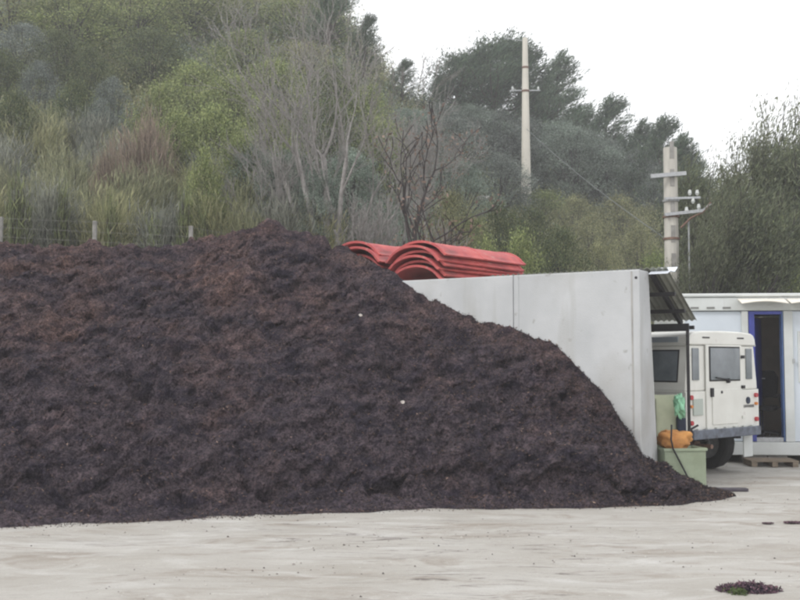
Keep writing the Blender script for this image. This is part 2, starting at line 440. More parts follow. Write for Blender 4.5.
def mulch_mat(m, leafy=False):
    N = m.node_tree.nodes; L = m.node_tree.links; b = N['Principled BSDF']
    b.inputs['Roughness'].default_value = .9; b.inputs['Specular IOR Level'].default_value = .15
    tc = N.new('ShaderNodeTexCoord')
    def noise(s, d=6, ro=.65):
        n = N.new('ShaderNodeTexNoise'); n.inputs['Scale'].default_value = s; n.inputs['Detail'].default_value = d; n.inputs['Roughness'].default_value = ro
        L.new(tc.outputs['Object'], n.inputs[0]); return n.outputs[0]
    def noise2(s, st):
        mp = N.new('ShaderNodeMapping'); mp.inputs['Scale'].default_value = st; mp.inputs['Rotation'].default_value = (0, .7, .2)
        L.new(tc.outputs['Object'], mp.inputs[0])
        n = N.new('ShaderNodeTexNoise'); n.inputs['Scale'].default_value = s; n.inputs['Detail'].default_value = 9; n.inputs['Roughness'].default_value = .74
        L.new(mp.outputs[0], n.inputs[0]); return n.outputs[0]
    def ramp(s, lo, hi, c0, c1):
        r = N.new('ShaderNodeValToRGB'); r.color_ramp.elements[0].position = lo; r.color_ramp.elements[1].position = hi
        r.color_ramp.elements[0].color = (*c0, 1); r.color_ramp.elements[1].color = (*c1, 1); L.new(s, r.inputs[0]); return r.outputs[0]
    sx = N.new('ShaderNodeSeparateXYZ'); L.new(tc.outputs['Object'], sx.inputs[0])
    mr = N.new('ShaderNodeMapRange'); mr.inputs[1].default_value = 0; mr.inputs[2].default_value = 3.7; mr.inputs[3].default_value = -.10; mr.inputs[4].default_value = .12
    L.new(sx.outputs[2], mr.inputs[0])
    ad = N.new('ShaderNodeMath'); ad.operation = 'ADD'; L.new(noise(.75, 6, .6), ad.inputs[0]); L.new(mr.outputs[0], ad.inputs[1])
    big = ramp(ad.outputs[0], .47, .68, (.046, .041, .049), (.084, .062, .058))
    dk = ramp(noise2(3.6, (.55, 1.3, 1.5)), .47, .60, (1.2, 1.17, 1.12), (.48, .50, .62))  # clump mottling whose bluish darks also paint in the shade of hollows
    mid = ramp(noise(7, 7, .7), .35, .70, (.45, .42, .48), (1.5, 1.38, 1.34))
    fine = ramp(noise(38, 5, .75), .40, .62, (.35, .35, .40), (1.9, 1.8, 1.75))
    x = N.new('ShaderNodeMix'); x.data_type = 'RGBA'; x.blend_type = 'MULTIPLY'; x.inputs[0].default_value = 1
    L.new(big, x.inputs[6]); L.new(mid, x.inputs[7])
    y = N.new('ShaderNodeMix'); y.data_type = 'RGBA'; y.blend_type = 'MULTIPLY'; y.inputs[0].default_value = 1
    L.new(x.outputs[2], y.inputs[6]); L.new(fine, y.inputs[7])
    w = N.new('ShaderNodeMix'); w.data_type = 'RGBA'; w.blend_type = 'MULTIPLY'; w.inputs[0].default_value = 1
    L.new(y.outputs[2], w.inputs[6]); L.new(dk, w.inputs[7])
    L.new(w.outputs[2], b.inputs['Base Color'])
    bp = N.new('ShaderNodeBump'); bp.inputs['Strength'].default_value = .8; bp.inputs['Distance'].default_value = .03
    L.new(noise(40, 6, .8), bp.inputs['Height']); L.new(bp.outputs[0], b.inputs['Normal'])
mulch_mat(MULCH)
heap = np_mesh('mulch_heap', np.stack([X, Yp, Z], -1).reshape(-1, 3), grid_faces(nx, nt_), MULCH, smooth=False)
tag(heap, 'huge heap of dark brown bark mulch piled against the concrete wall', 'heap')
hv = np.stack([X, Yp, Z], -1)
# chips on its surface
def leaf_quads(c, d, length, width, rng, shape=.45):
    n = len(c)
    d = d / np.maximum(np.linalg.norm(d, axis=1, keepdims=True), 1e-6)
    r = rng.normal(size=(n, 3)); s = np.cross(d, r); s /= np.maximum(np.linalg.norm(s, axis=1, keepdims=True), 1e-6)
    length = np.asarray(length).reshape(-1, 1) * np.ones((n, 1)); width = np.asarray(width).reshape(-1, 1) * np.ones((n, 1))
    a = c - d * length / 2; b_ = c + d * length / 2; mdl = c + d * length * (shape - .5)
    v = np.stack([a, mdl + s * width / 2, b_, mdl - s * width / 2], 1).reshape(-1, 3)
    f = np.arange(4 * n).reshape(n, 4)
    return v, f
rng = np.random.default_rng(11)
n = 60000
ii = rng.integers(5, nx - 5, n); jj = rng.integers(3, int(nt_ / 1.35) + 4, n)
c = hv[ii, jj] + rng.normal(size=(n, 3)) * .006 + np.array([0, -.004, .006])
d = rng.normal(size=(n, 3)); d[:, 2] *= .6
v, f = leaf_quads(c, d, rng.uniform(.015, .055, n), rng.uniform(.006, .018, n), rng)
pal = np.array([(.022, .018, .021), (.060, .042, .036), (.11, .070, .053), (.034, .028, .032), (.20, .14, .11)])
cc = pal[rng.choice(5, n, p=[.34, .28, .10, .265, .015])] * rng.uniform(.7, 1.25, (n, 1))
CHIP = leaf_mat('chips', .85, 0.0)
o = np_mesh('bark_chips', v, f, CHIP, heap, cols=cc); tag(o, kind='stuff')
# loose crumbs scattered round the toe
n = 2200
xx = rng.uniform(-5, 3.95, n); yy = np.interp(xx, TX, TY) - np.abs(rng.normal(0, .10, n)) + .05
c = np.stack([xx, yy, np.full(n, .012)], 1)
v, f = leaf_quads(c, rng.normal(size=(n, 3)) * (1, 1, .2), rng.uniform(.008, .03, n), rng.uniform(.005, .014, n), rng)
o = np_mesh('scattered_mulch_crumbs', v, f, CHIP, cols=pal[rng.choice(4, n)]); tag(o, 'fine dark mulch crumbs scattered along the foot of the heap', 'mulch crumbs', kind='stuff')
def on_heap(px, py):
    best = None
    dv = hv[:, ::2].reshape(-1, 3); 
    ct, st = math.cos(TH), math.sin(TH)
    rel = dv - np.array([0, 0, CAM_H]); fw = rel[:, 1] * ct + rel[:, 2] * st; up = -rel[:, 1] * st + rel[:, 2] * ct
    e = (400 + 1000 * rel[:, 0] / fw - px) ** 2 + (300 - 1000 * up / fw - py) ** 2 + (fw - 9) * .2
    return dv[np.argmin(e)]
for (px, py, s, lab) in ((403, 403, .04, 'small white scrap lying in the middle of the mulch slope'),
                         (361, 317, .04, 'pale crumpled scrap high on the mulch slope below the red covers')):
    p = on_heap(px, py)
    mb = MB()
    k = 7
    vs = [(math.cos(2 * math.pi * i / k) * s * random.uniform(.5, 1), random.uniform(-.01, .01), math.sin(2 * math.pi * i / k) * s * random.uniform(.3, .7)) for i in range(k)]
    vs += [(x_ * .8, y_ + .008, z_ * .8) for x_, y_, z_ in vs]
    mb.add(vs, [tuple(range(k)), tuple(range(2 * k - 1, k - 1, -1))] + [(i, (i + 1) % k, k + (i + 1) % k, k + i) for i in range(k)])
    o = mb.build('scrap', PALE); o.location = p + np.array([0, -.02, .015]); tag(o, lab, 'scrap', 'pale scraps on the heap')

# small clump in the foreground
def clump(cx, cy, w, dpt, h, label, green=True, name='mulch_clump', seed=1):
    nx2, ny2 = 90, 60
    a, b_ = np.meshgrid(np.linspace(-1, 1, nx2), np.linspace(-1, 1, ny2), indexing='ij')
    rr = np.sqrt(a * a + b_ * b_)
    z = h * np.clip(1 - rr ** 1.6 + .5 * fbm(a * 2.5 + seed, b_ * 2, 3, seed), 0, 1.5) * (rr < 1.05) + .4 * h * fbm(a * 9, b_ * 6, 3, seed) * (rr < .95) - .01
    o = np_mesh(name, np.stack([a * w / 2, b_ * dpt / 2, z], -1).reshape(-1, 3), grid_faces(nx2, ny2), MULCH)
    o.location = (cx, cy, 0)
    tag(o, label, 'mulch clump')
    r2 = np.random.default_rng(seed)
    n2 = 900
    q = r2.uniform(-1, 1, (n2, 2)); q = q[(q ** 2).sum(1) < .95]; n2 = len(q)
    ia = ((q[:, 0] + 1) / 2 * (nx2 - 1)).astype(int); ib = ((q[:, 1] + 1) / 2 * (ny2 - 1)).astype(int)
    cpt = np.stack([q[:, 0] * w / 2, q[:, 1] * dpt / 2, np.maximum(z[ia, ib], 0) + .008], 1)
    v, f = leaf_quads(cpt, r2.normal(size=(n2, 3)), r2.uniform(.01, .05, n2) * min(1, w * 3), r2.uniform(.005, .016, n2), r2)
    cl = np.array([(.06, .035, .05), (.10, .06, .08), (.17, .10, .12), (.04, .03, .03)])[r2.choice(4, n2)]
    np_mesh('bark_chips', v, f, CHIP, o, cols=cl)
    if green:
        n3 = 170
        cpt = np.stack([r2.normal(-.22, .07, n3) * w, -dpt * .42 + r2.normal(0, .03, n3), r2.uniform(.005, .035, n3)], 1)
        v, f = leaf_quads(cpt, r2.normal(size=(n3, 3)) + (0, 0, .6), r2.uniform(.02, .045, n3), r2.uniform(.008, .018, n3), r2)
        np_mesh('weed_leaves', v, f, LEAF, o, cols=np.array([(.075, .10, .04)]) * r2.uniform(.7, 1.3, (n3, 1)))
    return o
clump(2.42, 7.06, .48, .26, .055, 'small dark purple-brown mulch clump with green weed in the foreground')
clump(3.95 * .98, 9.95, .20, .08, .006, 'thin dark mulch smear on the yard at the right edge', False, seed=4)
clump(3.60, 9.9, .12, .06, .005, 'tiny dark mulch smear just left of the one at the right edge', False, seed=6)

# ------------------------------------------------------------------ concrete deck behind the wall, and the red covers
t = empty('concrete_deck'); tag(t, 'low concrete deck behind the pale wall carrying the red covers', 'deck')
m = MB(); m.span((2.25, .40, 2.46), (6.2, 4.6, 2.62), WM); m.build('slab', CONC_D, t, bevel=.01)
for s, q in ((2.45, .75), (6.0, .9), (6.0, 4.4), (4.4, 4.45)):
    m = MB(); m.span((s - .12, q - .12, 0), (s + .12, q + .12, 2.458), WM); m.build('column', CONC_D, t, bevel=.01)

def arch_stack(loc, rz, length, layers, W, rise, gap, label, shifts):
    """nested curved covers; local y runs along their length, near end at 0"""
    outs = []
    for k in range(layers):
        mb = MB()
        n = 18
        th = .022
        def ring(y, ro, extra=0.0):
            o_ = []; i_ = []
            for j in range(n + 1):
                a = math.pi * (0.10 + .80 * j / n)
                fl = .035 if j in (0, n) else 0
                o_.append(Vector((-math.cos(a) * (W / 2 + extra + fl), y, math.sin(a) * (rise + extra))))
                i_.append(Vector((-math.cos(a) * (W / 2 - th + fl), y, math.sin(a) * (rise - th) - fl * .3)))
            return o_ + i_[::-1]
        ys_ = [0, .035, .05, length * .45, length * .45 + .02, length * .45 + .07, length * .45 + .09, length - .05, length - .035, length]
        ex = [.012, .012, 0, 0, .012, .012, 0, 0, .018, .018]
        vs = []; N_ = 2 * (n + 1)
        for y_, e_ in zip(ys_, ex): vs += ring(y_, 0, e_)
        fs = []
        for r_ in range(len(ys_) - 1):
            for j in range(N_):
                fs.append((r_ * N_ + j, r_ * N_ + (j + 1) % N_, (r_ + 1) * N_ + (j + 1) % N_, (r_ + 1) * N_ + j))
        for j in range(n):
            fs.append((j, j + 1, N_ - 2 - j, N_ - 1 - j)); b_ = (len(ys_) - 1) * N_
            fs.append((b_ + j, b_ + N_ - 1 - j, b_ + N_ - 2 - j, b_ + j + 1))
        mb.add(vs, fs)
        o = mb.build('curved_cover', RED)
        o.rotation_euler = (R(shifts[k][3]), R(shifts[k][2]), rz + R(shifts[k][4]))
        off = Matrix.Rotation(rz, 3, 'Z') @ Vector((shifts[k][0], shifts[k][1], 0))
        o.location = Vector(loc) + off + Vector((0, 0, gap * k))
        place = ['bottom', 'second', 'third', 'fourth', 'fifth'][:layers - 1] + ['top']
        tag(o, f'red curved plastic cover, {place[k]} one of {label}', 'plastic cover', 'red curved covers stacked behind the wall')
        outs.append(o)
    return outs
az = math.atan2(-.63, .78)       # the covers run away to the right
arch_stack((.206, 14.7, 2.66), az, 2.26, 6, 1.0, .33, .073, 'the front stack on the wall', [(0, 0, 0, 0, 0), (.02, .05, 1.2, .2, 1), (-.02, -.04, -1, 0, -1.2), (.03, .03, 1, .2, 1.6), (-.01, -.05, 1.5, -.2, -.6), (.02, .06, -.5, .4, 1.2)])
arch_stack((-.74, 15.7, 2.84), az, 2.36, 4, 1.0, .33, .10, 'the rear stack beside the heap crest', [(.02, -.05, 0, 0, 0), (-.05, .10, -1, 0, 1.8), (.07, -.04, 3, .3, -2), (-.02, .05, 1, .5, 1)])
# bearers the covers rest on
t = empty('timber_bearers'); tag(t, 'old timber bearers under the red curved covers', 'timber')
for base, top in (((.206, 14.7), 2.71), ((-.74, 15.7), 2.85)):
    for q in (.25, 2.1):
        c0 = Vector((base[0], base[1], 0)) + Matrix.Rotation(az, 3, 'Z') @ Vector((0, q, 0)); w = Matrix.Rotation(az, 3, 'Z') @ Vector((.6, 0, 0))
        m = MB(); m.bar(c0 - w + Vector((0, 0, (2.62 + top) / 2)), c0 + w + Vector((0, 0, (2.62 + top) / 2)), .1, top - 2.622); m.build('timber', WOOD, t)

# ------------------------------------------------------------------ lean-to roof behind the wall end
t = empty('lean_to_shelter'); tag(t, 'dark lean-to shelter with corrugated roof sloping from the concrete wall end', 'shelter')
def LT(s, q): # z of the roof at offset q
    return 2.70 - (q - .38) * .46
mb = MB()
s0, s1, q0, q1 = -.24, 2.2, .36, 1.68
ns = 120; vs = []; fs = []
for i in range(ns + 1):
    s = s0 + (s1 - s0) * i / ns
    w = .012 * math.sin(2 * math.pi * s / .076)
    for q in (q0, q1):
        for dz in (0, .004): vs.append(WM @ Vector((s, q, LT(s, q) + w + dz + .03)))
for i in range(ns):
    a = i * 4; b_ = a + 4
    fs += [(a, a + 2, b_ + 2, b_), (a + 1, b_ + 1, b_ + 3, a + 3), (a, b_, b_ + 1, a + 1), (a + 2, a + 3, b_ + 3, b_ + 2)]
fs += [(0, 1, 3, 2), (ns * 4, ns * 4 + 2, ns * 4 + 3, ns * 4 + 1)]
mb.add(vs, fs); mb.build('roof_sheet', SHEET, t)
for s in (-.04, 1.05, 2.12):
    m = MB(); m.bar(WM @ Vector((s, q0 + .02, LT(s, q0 + .02) - .035)), WM @ Vector((s, q1 - .05, LT(s, q1 - .05) - .035)), .045, .07); m.build('rafter', DARKM, t)
for q, dz in ((.75, .0), (1.18, 0), (1.60, -.01)):
    m = MB(); m.bar(WM @ Vector((-.22, q, LT(0, q) - .095 + dz)), WM @ Vector((2.18, q, LT(0, q) - .095 + dz)), .05, .05); m.build('purlin', DARKM, t)
m = MB(); m.bar(WM @ Vector((-.22, 1.35, 2.03)), WM @ Vector((2.18, 1.35, 2.03)), .04, .10); m.build('eave_beam', DARKM, t)
for s in (-.20, 2.12):
    m = MB(); m.bar(WM @ Vector((s, 1.35, 0)), WM @ Vector((s, 1.35, 1.98)), .034, .034); m.build('post', DARKM, t)
m = MB(); p0 = [(.30, 2.66), (.42, 2.70), (.60, 2.70), (.74, 2.77), (.74, 2.775), (.60, 2.707), (.42, 2.707), (.30, 2.667)]
m.prism(p0, -.26, -.02, WM); m.build('flashing_highlight', SHEETP, t)  # raised sheet end; its bright highlight is put into the pale colour

# ------------------------------------------------------------------ things beside the wall end
t = empty('green_crate', (0, 0, 0)); tag(t, 'pale green box with an orange sack on it beside the wall end', 'crate')
GM = Matrix.Translation((3.52, 12.72, 0)) @ Matrix.Rotation(R(8), 4, 'Z')
m = MB()
for a, b_ in (((-.27, -.2, 0), (.27, -.175, .50)), ((-.27, .175, 0), (.27, .2, .50)), ((-.27, -.174, 0), (-.245, .174, .50)), ((.245, -.174, 0), (.27, .174, .50)), ((-.244, -.174, .01), (.244, .174, .03))):
    m.span(a, b_, GM)
m.build('side_walls', GREENBOX, t, bevel=.006)
m = MB()
for a, b_ in (((-.285, -.215, .47), (.285, -.201, .505)), ((.271, -.2, .47), (.285, .2, .505)), ((-.285, -.2, .47), (-.271, .2, .505))): m.span(a, b_, GM)
m.build('rim', GREENBOX, t, bevel=.003)
m = MB(); m.tube([GM @ Vector(p) for p in ((.272, -.05, .30), (.33, -.05, .29), (.33, .05, .29), (.272, .05, .30))], .01, 8); m.build('handle', DARKM, t)
# orange sack
def blob(name, loc, size, mt, seed, lump=.25, parent=None, rot=0, n=(40, 28)):
    a, b_ = np.meshgrid(np.linspace(0, 2 * np.pi, n[0]), np.linspace(0.001, np.pi - .001, n[1]), indexing='ij')
    x = np.cos(a) * np.sin(b_); y = np.sin(a) * np.sin(b_); z = np.cos(b_)
    # make noise periodic in a by sampling on x,y
    r = 1 + lump * fbm(x * 1.6 + seed, y * 1.6 + z * 1.9, 4, seed) + lump * .5 * fbm(x * 5 + z * 3, y * 5 - z, 2, seed + 1)
    v = np.stack([np.sign(x) * np.abs(x) ** .8 * r * size[0] / 2, np.sign(y) * np.abs(y) ** .8 * r * size[1] / 2, np.sign(z) * np.abs(z) ** .85 * r * size[2] / 2], -1).reshape(-1, 3)
    o = np_mesh(name, v, grid_faces(*n), mt, parent, smooth=True)
    o.location = loc; o.rotation_euler = (0, 0, rot)
    return o
o = blob('sack', (3.47, 12.70, .59), (.40, .32, .26), ORANGE, 3, .42); tag(o, 'slumped orange sack lying on the pale green box', 'sack')
m = MB(); m.tube([(3.36, 12.44, .80), (3.34, 12.40, .62), (3.38, 12.46, .5), (3.46, 12.475, .35), (3.56, 12.47, .15), (3.66, 12.42, .03), (3.85, 12.36, .02)], .011, 8)
o = m.build('hose', DARKM, smooth=True); tag(o, 'thin black hose hanging down the front of the green box', 'hose')
t = empty('leaning_board'); tag(t, 'pale olive board leaning upright behind the orange sack', 'board')
m = MB(); m.span((-.18, -.012, 0), (.18, .012, 1.15), Matrix.Translation((3.47, 13.0, 0)) @ Matrix.Rotation(R(10), 4, 'Z') @ Matrix.Rotation(R(-4), 4, 'X')); m.build('panel', OLIVEB, t, bevel=.004)
m = MB(); m.bar((3.33, 12.965, .1), (3.33, 13.02, 1.1), .03, .02); m.build('batten', OLIVEB, t)
o = blob('plastic_bag', (3.60, 12.93, 1.01), (.14, .10, .24), MINT, 9, .9); tag(o, 'mint green plastic bag hanging on the olive board', 'bag')
t = empty('canister'); tag(t, 'dark navy canister standing behind the green box', 'canister')
m = MB(); m.span((3.585, 12.99, .42), (3.70, 13.14, .86)); m.build('tank', NAVY, t, bevel=.02)
m = MB(); m.tube([(3.61, 13.06, .86), (3.61, 13.06, .90), (3.67, 13.06, .90), (3.67, 13.06, .86)], .009, 6); m.build('handle', NAVY, t)
m = MB(); m.span((3.56, 12.97, 0), (3.72, 13.16, .418)); o = m.build('concrete_block', BLOCK, bevel=.01); tag(o, 'rough concrete block under the navy canister', 'block')
m = MB(); m.tube([(3.66, 12.78, .66), (3.70, 12.80, .72), (3.80, 12.82, .77)], .014, 6); m.tube([(3.71, 12.80, .73), (3.715, 12.80, .66)], .01, 6)
o = m.build('black_bracket', DARKM); tag(o, 'bent black bracket poking up right of the orange sack', 'bracket')
m = MB(); m.span((-.24, -.06, .0), (.24, .06, .035), Matrix.Translation((3.98, 12.28, .012)) @ Matrix.Rotation(R(-4), 4, 'Z')); m.span((-.06, .0602, .0), (.20, .12, .02), Matrix.Translation((3.98, 12.28, .012)) @ Matrix.Rotation(R(-4), 4, 'Z'))
o = m.build('dark_board', mat('dark_damp_wood', (.075, .065, .08), .5, var=.4, scale=9), bevel=.006); tag(o, 'flat dark board lying on the yard at the heap tip', 'board')

# ------------------------------------------------------------------ off-road car, rear towards us
PHI = R(39.5)
t = empty('parked_car'); tag(t, 'boxy cream-white off-road car parked with its rear door towards the yard', 'car')
t.location = (3.785 + .89 * math.cos(PHI), 13.3 + .89 * math.sin(PHI), 0)
t.rotation_euler = (0, 0, R(90) + PHI)      # local x forward, y left
CAR = t
# lower tub: rear section with the wheel arches cut out of the side outline
def car_tub():
    import bmesh
    side = [(0, .66), (.27, .66)]
    for k in range(9):
        a = math.pi - math.pi * k / 8; side.append((.74 + .46 * math.cos(a), .60 + .36 * math.sin(a) + .06 * (0 if k in (0, 8) else 1)))
    side += [(1.21, .66), (2.75, .66), (2.80, .66)]
    side += [(2.80, 1.18), (0.0, 1.18)]
    m = MB(); n = len(side)
    W = .885
    vs = [(x, W, z) for x, z in side] + [(x, -W, z) for x, z in side]
    fs = [tuple(range(n)), tuple(range(2 * n - 1, n - 1, -1))] + [(i, n + i, n + (i + 1) % n, (i + 1) % n) for i in range(n)]
    m.add(vs, fs)
    return m
o = car_tub().build('body', WHITE, CAR, bevel=.025, seg=3)
prof = [(.875, 1.182), (.865, 1.30), (.80, 1.80), (-.80, 1.80), (-.865, 1.30), (-.875, 1.182)]
m = MB(); n = len(prof)
vs = [(0.012, y, z) for y, z in prof] + [(2.78 - (z - 1.18) * .35, y, z) for y, z in prof]
m.add(vs, [tuple(range(n - 1, -1, -1)), tuple(range(n, 2 * n))] + [(i, (i + 1) % n, n + (i + 1) % n, n + i) for i in range(n)])
m.build('cabin', WHITE, CAR, bevel=.02)
rp = [(.815, 1.802), (.815, 1.83), (.80, 1.90), (.765, 1.95), (.70, 1.975), (.4, 1.995), (0, 2.0), (-.4, 1.995), (-.70, 1.975), (-.765, 1.95), (-.80, 1.90), (-.815, 1.83), (-.815, 1.802)]
m = MB(); m.prism(rp, -.012, 2.60); o = m.build('roof', WHITE, CAR, bevel=.022, seg=3)
for y in (.42, -.42):
    m = MB(); m.span((-.016, y - .085, 1.895), (.01, y + .085, 1.915)); m.build('roof_vent', DARKM, o)
m = MB(); m.prism([(-.79, .62), (-.79, 1.12), (-.70, 1.17), (-.3, 1.2), (.3, 1.2), (.70, 1.17), (.79, 1.12), (.79, .62)], 2.803, 3.72); o = m.build('bonnet', WHITE, CAR, bevel=.03)
for y in (.6, -.6):
    m = MB(); m.tube([(3.72, y, .95), (3.745, y, .95)], .09, 16); m.build('headlight', GLASS, CAR)
m = MB(); m.span((3.722, -.42, .70), (3.735, .42, 1.08)); m.build('grille', DARKM, CAR)
m = MB(); m.span((3.75, -.8, .48), (3.86, .8, .62)); m.build('front_bumper', DARKM, CAR, bevel=.01)
# rear door
m = MB(); m.span((-.022, -.44, .64), (.0, .44, 1.805)); door = m.build('rear_door', WHITE, CAR, bevel=.012)
m = MB(); m.span((-.030, -.375, 1.31), (-.0225, .375, 1.785)); fr = m.build('window_frame', RUBBER, door, bevel=.003)
m = MB(); m.span((-.036, -.355, 1.33), (-.031, .355, 1.765)); m.build('rear_window', GLASS, door)
m = MB(); m.bar((-.045, -.05, 1.33), (-.05, .25, 1.36), .02, .015); m.bar((-.04, -.06, 1.29), (-.045, -.04, 1.34), .05, .04); m.build('wiper', DARKM, door)
m = MB(); m.span((-.05, .30, 1.10), (-.0225, .36, 1.22)); m.build('handle', DARKM, door, bevel=.006)
for z in (.78, 1.2, 1.62):
    m = MB(); m.span((-.045, -.475, z), (-.0225, -.40, z + .045)); m.build('hinge', DARKM if z > 1 else WHITE, door, bevel=.004)
m = MB(); m.span((-.034, -.30, .72), (-.0225, .32, 1.20)); m.build('door_panel', WHITE, door, bevel=.008)
m = MB(); m.tube([(-.042, .10, 1.16), (-.0225, .10, 1.16)], .02, 10); m.build('washer_nozzle', DARKM, door)
for y in (.65, -.65):
    m = MB(); m.span((-.004, y - .075, 1.33), (.011, y + .075, 1.76)); w = m.build('corner_window', GLASS, CAR, bevel=.004)
# side windows
for sgn in (1, -1):
    def side_rect(x0, x1, z0, z1, d):
        f_ = lambda z: (.865 - (z - 1.30) / .5 * .065 + d) * sgn
        return [(x0, f_(z0), z0), (x1, f_(z0), z0), (x1, f_(z1), z1), (x0, f_(z1), z1)]
    for (x0, x1, nm) in ((.16, .98, 'side_window'), (1.15, 1.75, 'side_window'), (1.9, 2.5, 'door_window')):
        m = MB(); a = side_rect(x0 - .02, x1 + .02, 1.30, 1.74, .004); b_ = side_rect(x0 - .02, x1 + .02, 1.30, 1.74, -.01)
        m.add(a + b_, [(0, 1, 2, 3), (7, 6, 5, 4), (0, 4, 5, 1), (1, 5, 6, 2), (2, 6, 7, 3), (3, 7, 4, 0)]); fr = m.build('window_frame', RUBBER, CAR)
        m = MB(); a = side_rect(x0, x1, 1.32, 1.72, .009); b_ = side_rect(x0, x1, 1.32, 1.72, .005)
        m.add(a + b_, [(0, 1, 2, 3), (7, 6, 5, 4), (0, 4, 5, 1), (1, 5, 6, 2), (2, 6, 7, 3), (3, 7, 4, 0)]); m.build('pane', GLASS, fr)
    m = MB(); m.span((.16, sgn * .796, 1.84), (.95, sgn * .8185, 1.915)); m.build('roof_side_window', mat('sky_lit_glass', (.30, .34, .38), .1, spec=.8), CAR, bevel=.004)
    m = MB(); m.span((.0, sgn * .8155, 1.795), (2.6, sgn * .835, 1.812)); m.build('rain_gutter', WHITE, CAR, bevel=.004)
    m = MB(); m.span((.01, sgn * .886, 1.165), (2.78, sgn * .897, 1.185)); m.build('waist_trim', WHITE, CAR, bevel=.003)
    for (z, mt_, nm) in ((1.10, REDL, 'tail_light'), (.98, ORL, 'indicator'), (.76, REDL, 'brake_light')):
        m = MB(); m.tube([(-.035, sgn * .79, z), (.0, sgn * .79, z)], (.032 if nm != 'indicator' else .022), 14); m.build(nm, mt_, CAR)
    # wheels, mudflaps, arches
    for wx in (.74, 3.10):
        w = empty('wheel', (wx, sgn * .73, .39)); w.parent = CAR
        m = MB(); pr = [(.24, -.10), (.30, -.115), (.365, -.11), (.388, -.08), (.390, 0), (.388, .08), (.365, .11), (.30, .115), (.24, .10)]
        n_ = 36; vs = []; fs = []
        for k in range(n_):
            a = 2 * math.pi * k / n_
            for r_, y_ in pr:
                rr = r_ - (.008 if (k % 2 and r_ > .38) else 0)
                vs.append((math.cos(a) * rr, y_, math.sin(a) * rr))
        for k in range(n_):
            for j in range(len(pr)):
                fs.append((k * len(pr) + j, k * len(pr) + (j + 1) % len(pr), ((k + 1) % n_) * len(pr) + (j + 1) % len(pr), ((k + 1) % n_) * len(pr) + j))
        m.add(vs, fs); m.build('tyre', RUBBER, w)
        m = MB(); m.tube([(0, -.06, 0), (0, .06, 0)], .235, 24); m.tube([(0, -.09, 0), (0, .09, 0)], .07, 14); m.build('rim', STEEL if wx < 1 else WHITE, w, bevel=.008)
    m = MB(); m.span((.10, sgn * .64, .22), (.115, sgn * .87, .66)); m.build('mudflap', CAB_W, CAR, bevel=.004)
    ar = MB(); pts = [(.74 + .47 * math.cos(a_), sgn * .895, .60 + .42 * math.sin(a_)) for a_ in np.linspace(0, math.pi, 13)]
    ar.tube(pts, .02, 6); ar.build('wheel_arch', WHITE, CAR)
    m = MB(); m.bar((2.55, sgn * .88, 1.32), (2.60, sgn * 1.05, 1.40), .02); m.span((2.57, sgn * 1.0, 1.34), (2.60, sgn * 1.14, 1.56)); m.build('wing_mirror', DARKM, CAR)
m = MB(); m.span((-.07, -.82, .54), (.02, .82, .665)); m.build('rear_bumper', BUMPER, CAR, bevel=.012)
for k in range(7):
    m = MB(); m.span((-.06, -.70 + k * .22, .667), (-.024, -.61 + k * .22, .685)); m.build('bumper_tread', CAB_W, CAR)
m = MB(); m.tube([(.74, -.62, .39), (.74, .62, .39)], .045, 10); m.build('axle', UNDER, CAR); m = MB(); m.tube([(3.10, -.62, .39), (3.10, .62, .39)], .045, 10); m.build('axle', UNDER, CAR)
m = MB(); m.tube([(.74, -.10, .39), (.74, .20, .39)], .12, 14); m.build('differential', UNDER, CAR, bevel=.02)
for y in (.40, -.40):
    m = MB(); m.span((.02, y - .04, .50), (3.7, y + .04, .62)); m.build('chassis_rail', UNDER, CAR)
m = MB(); m.tube([(-.03, .35, .43), (.6, .35, .44), (1.5, .2, .46)], .03, 10); m.tube([(.2, .35, .44), (.5, .35, .44)], .07, 12); m.build('exhaust', RUST, CAR)
m = MB(); m.span((1.1, -.15, .42), (1.5, .3, .62)); m.build('fuel_tank', UNDER, CAR, bevel=.03)
m = MB(); m.span((-.02, .52, .86), (.0, .74, 1.08)); m.build('plate_panel', mat('grey_plate', (.40, .44, .40), .5), CAR, bevel=.004)
m = MB(); m.tube([(-.012, -.60, 1.03), (.0, -.60, 1.03)], .05, 18); o = m.build('badge', NAVY, CAR)
# model lettering under the badge
fc = bpy.data.curves.new('lettering', 'FONT'); fc.body = 'DEFENDER'; fc.size = .055; fc.extrude = .0015; fc.align_x = 'CENTER'
fo = bpy.data.objects.new('lettering_curve', fc); COL.objects.link(fo)
bpy.context.view_layer.update()
me = bpy.data.meshes.new_from_object(fo); bpy.data.objects.remove(fo)
me.materials.clear(); me.materials.append(DARKM)
o = bpy.data.objects.new('lettering', me); COL.objects.link(o); o.parent = CAR
o.location = (-.004, -.62, .93); o.rotation_euler = (R(90), 0, R(-90))

# ------------------------------------------------------------------ white cabin
CA = R(-5)
t = empty('site_cabin', (4.38, 15.72, 0), CA); tag(t, 'long white site cabin with open blue-framed doorway behind the car', 'cabin')
CB = t
LC, DC, Z0, Z1 = 5.9, 2.3, .13, 2.62
def cx_at(px):   # local x on the front face seen at pixel px
    a = (px - 400) / 1000 / .998
    c, s = math.cos(CA), math.sin(CA)
    return (a * 15.72 - 4.38) / (c - a * s)
dx0, dx1 = cx_at(748), cx_at(782)
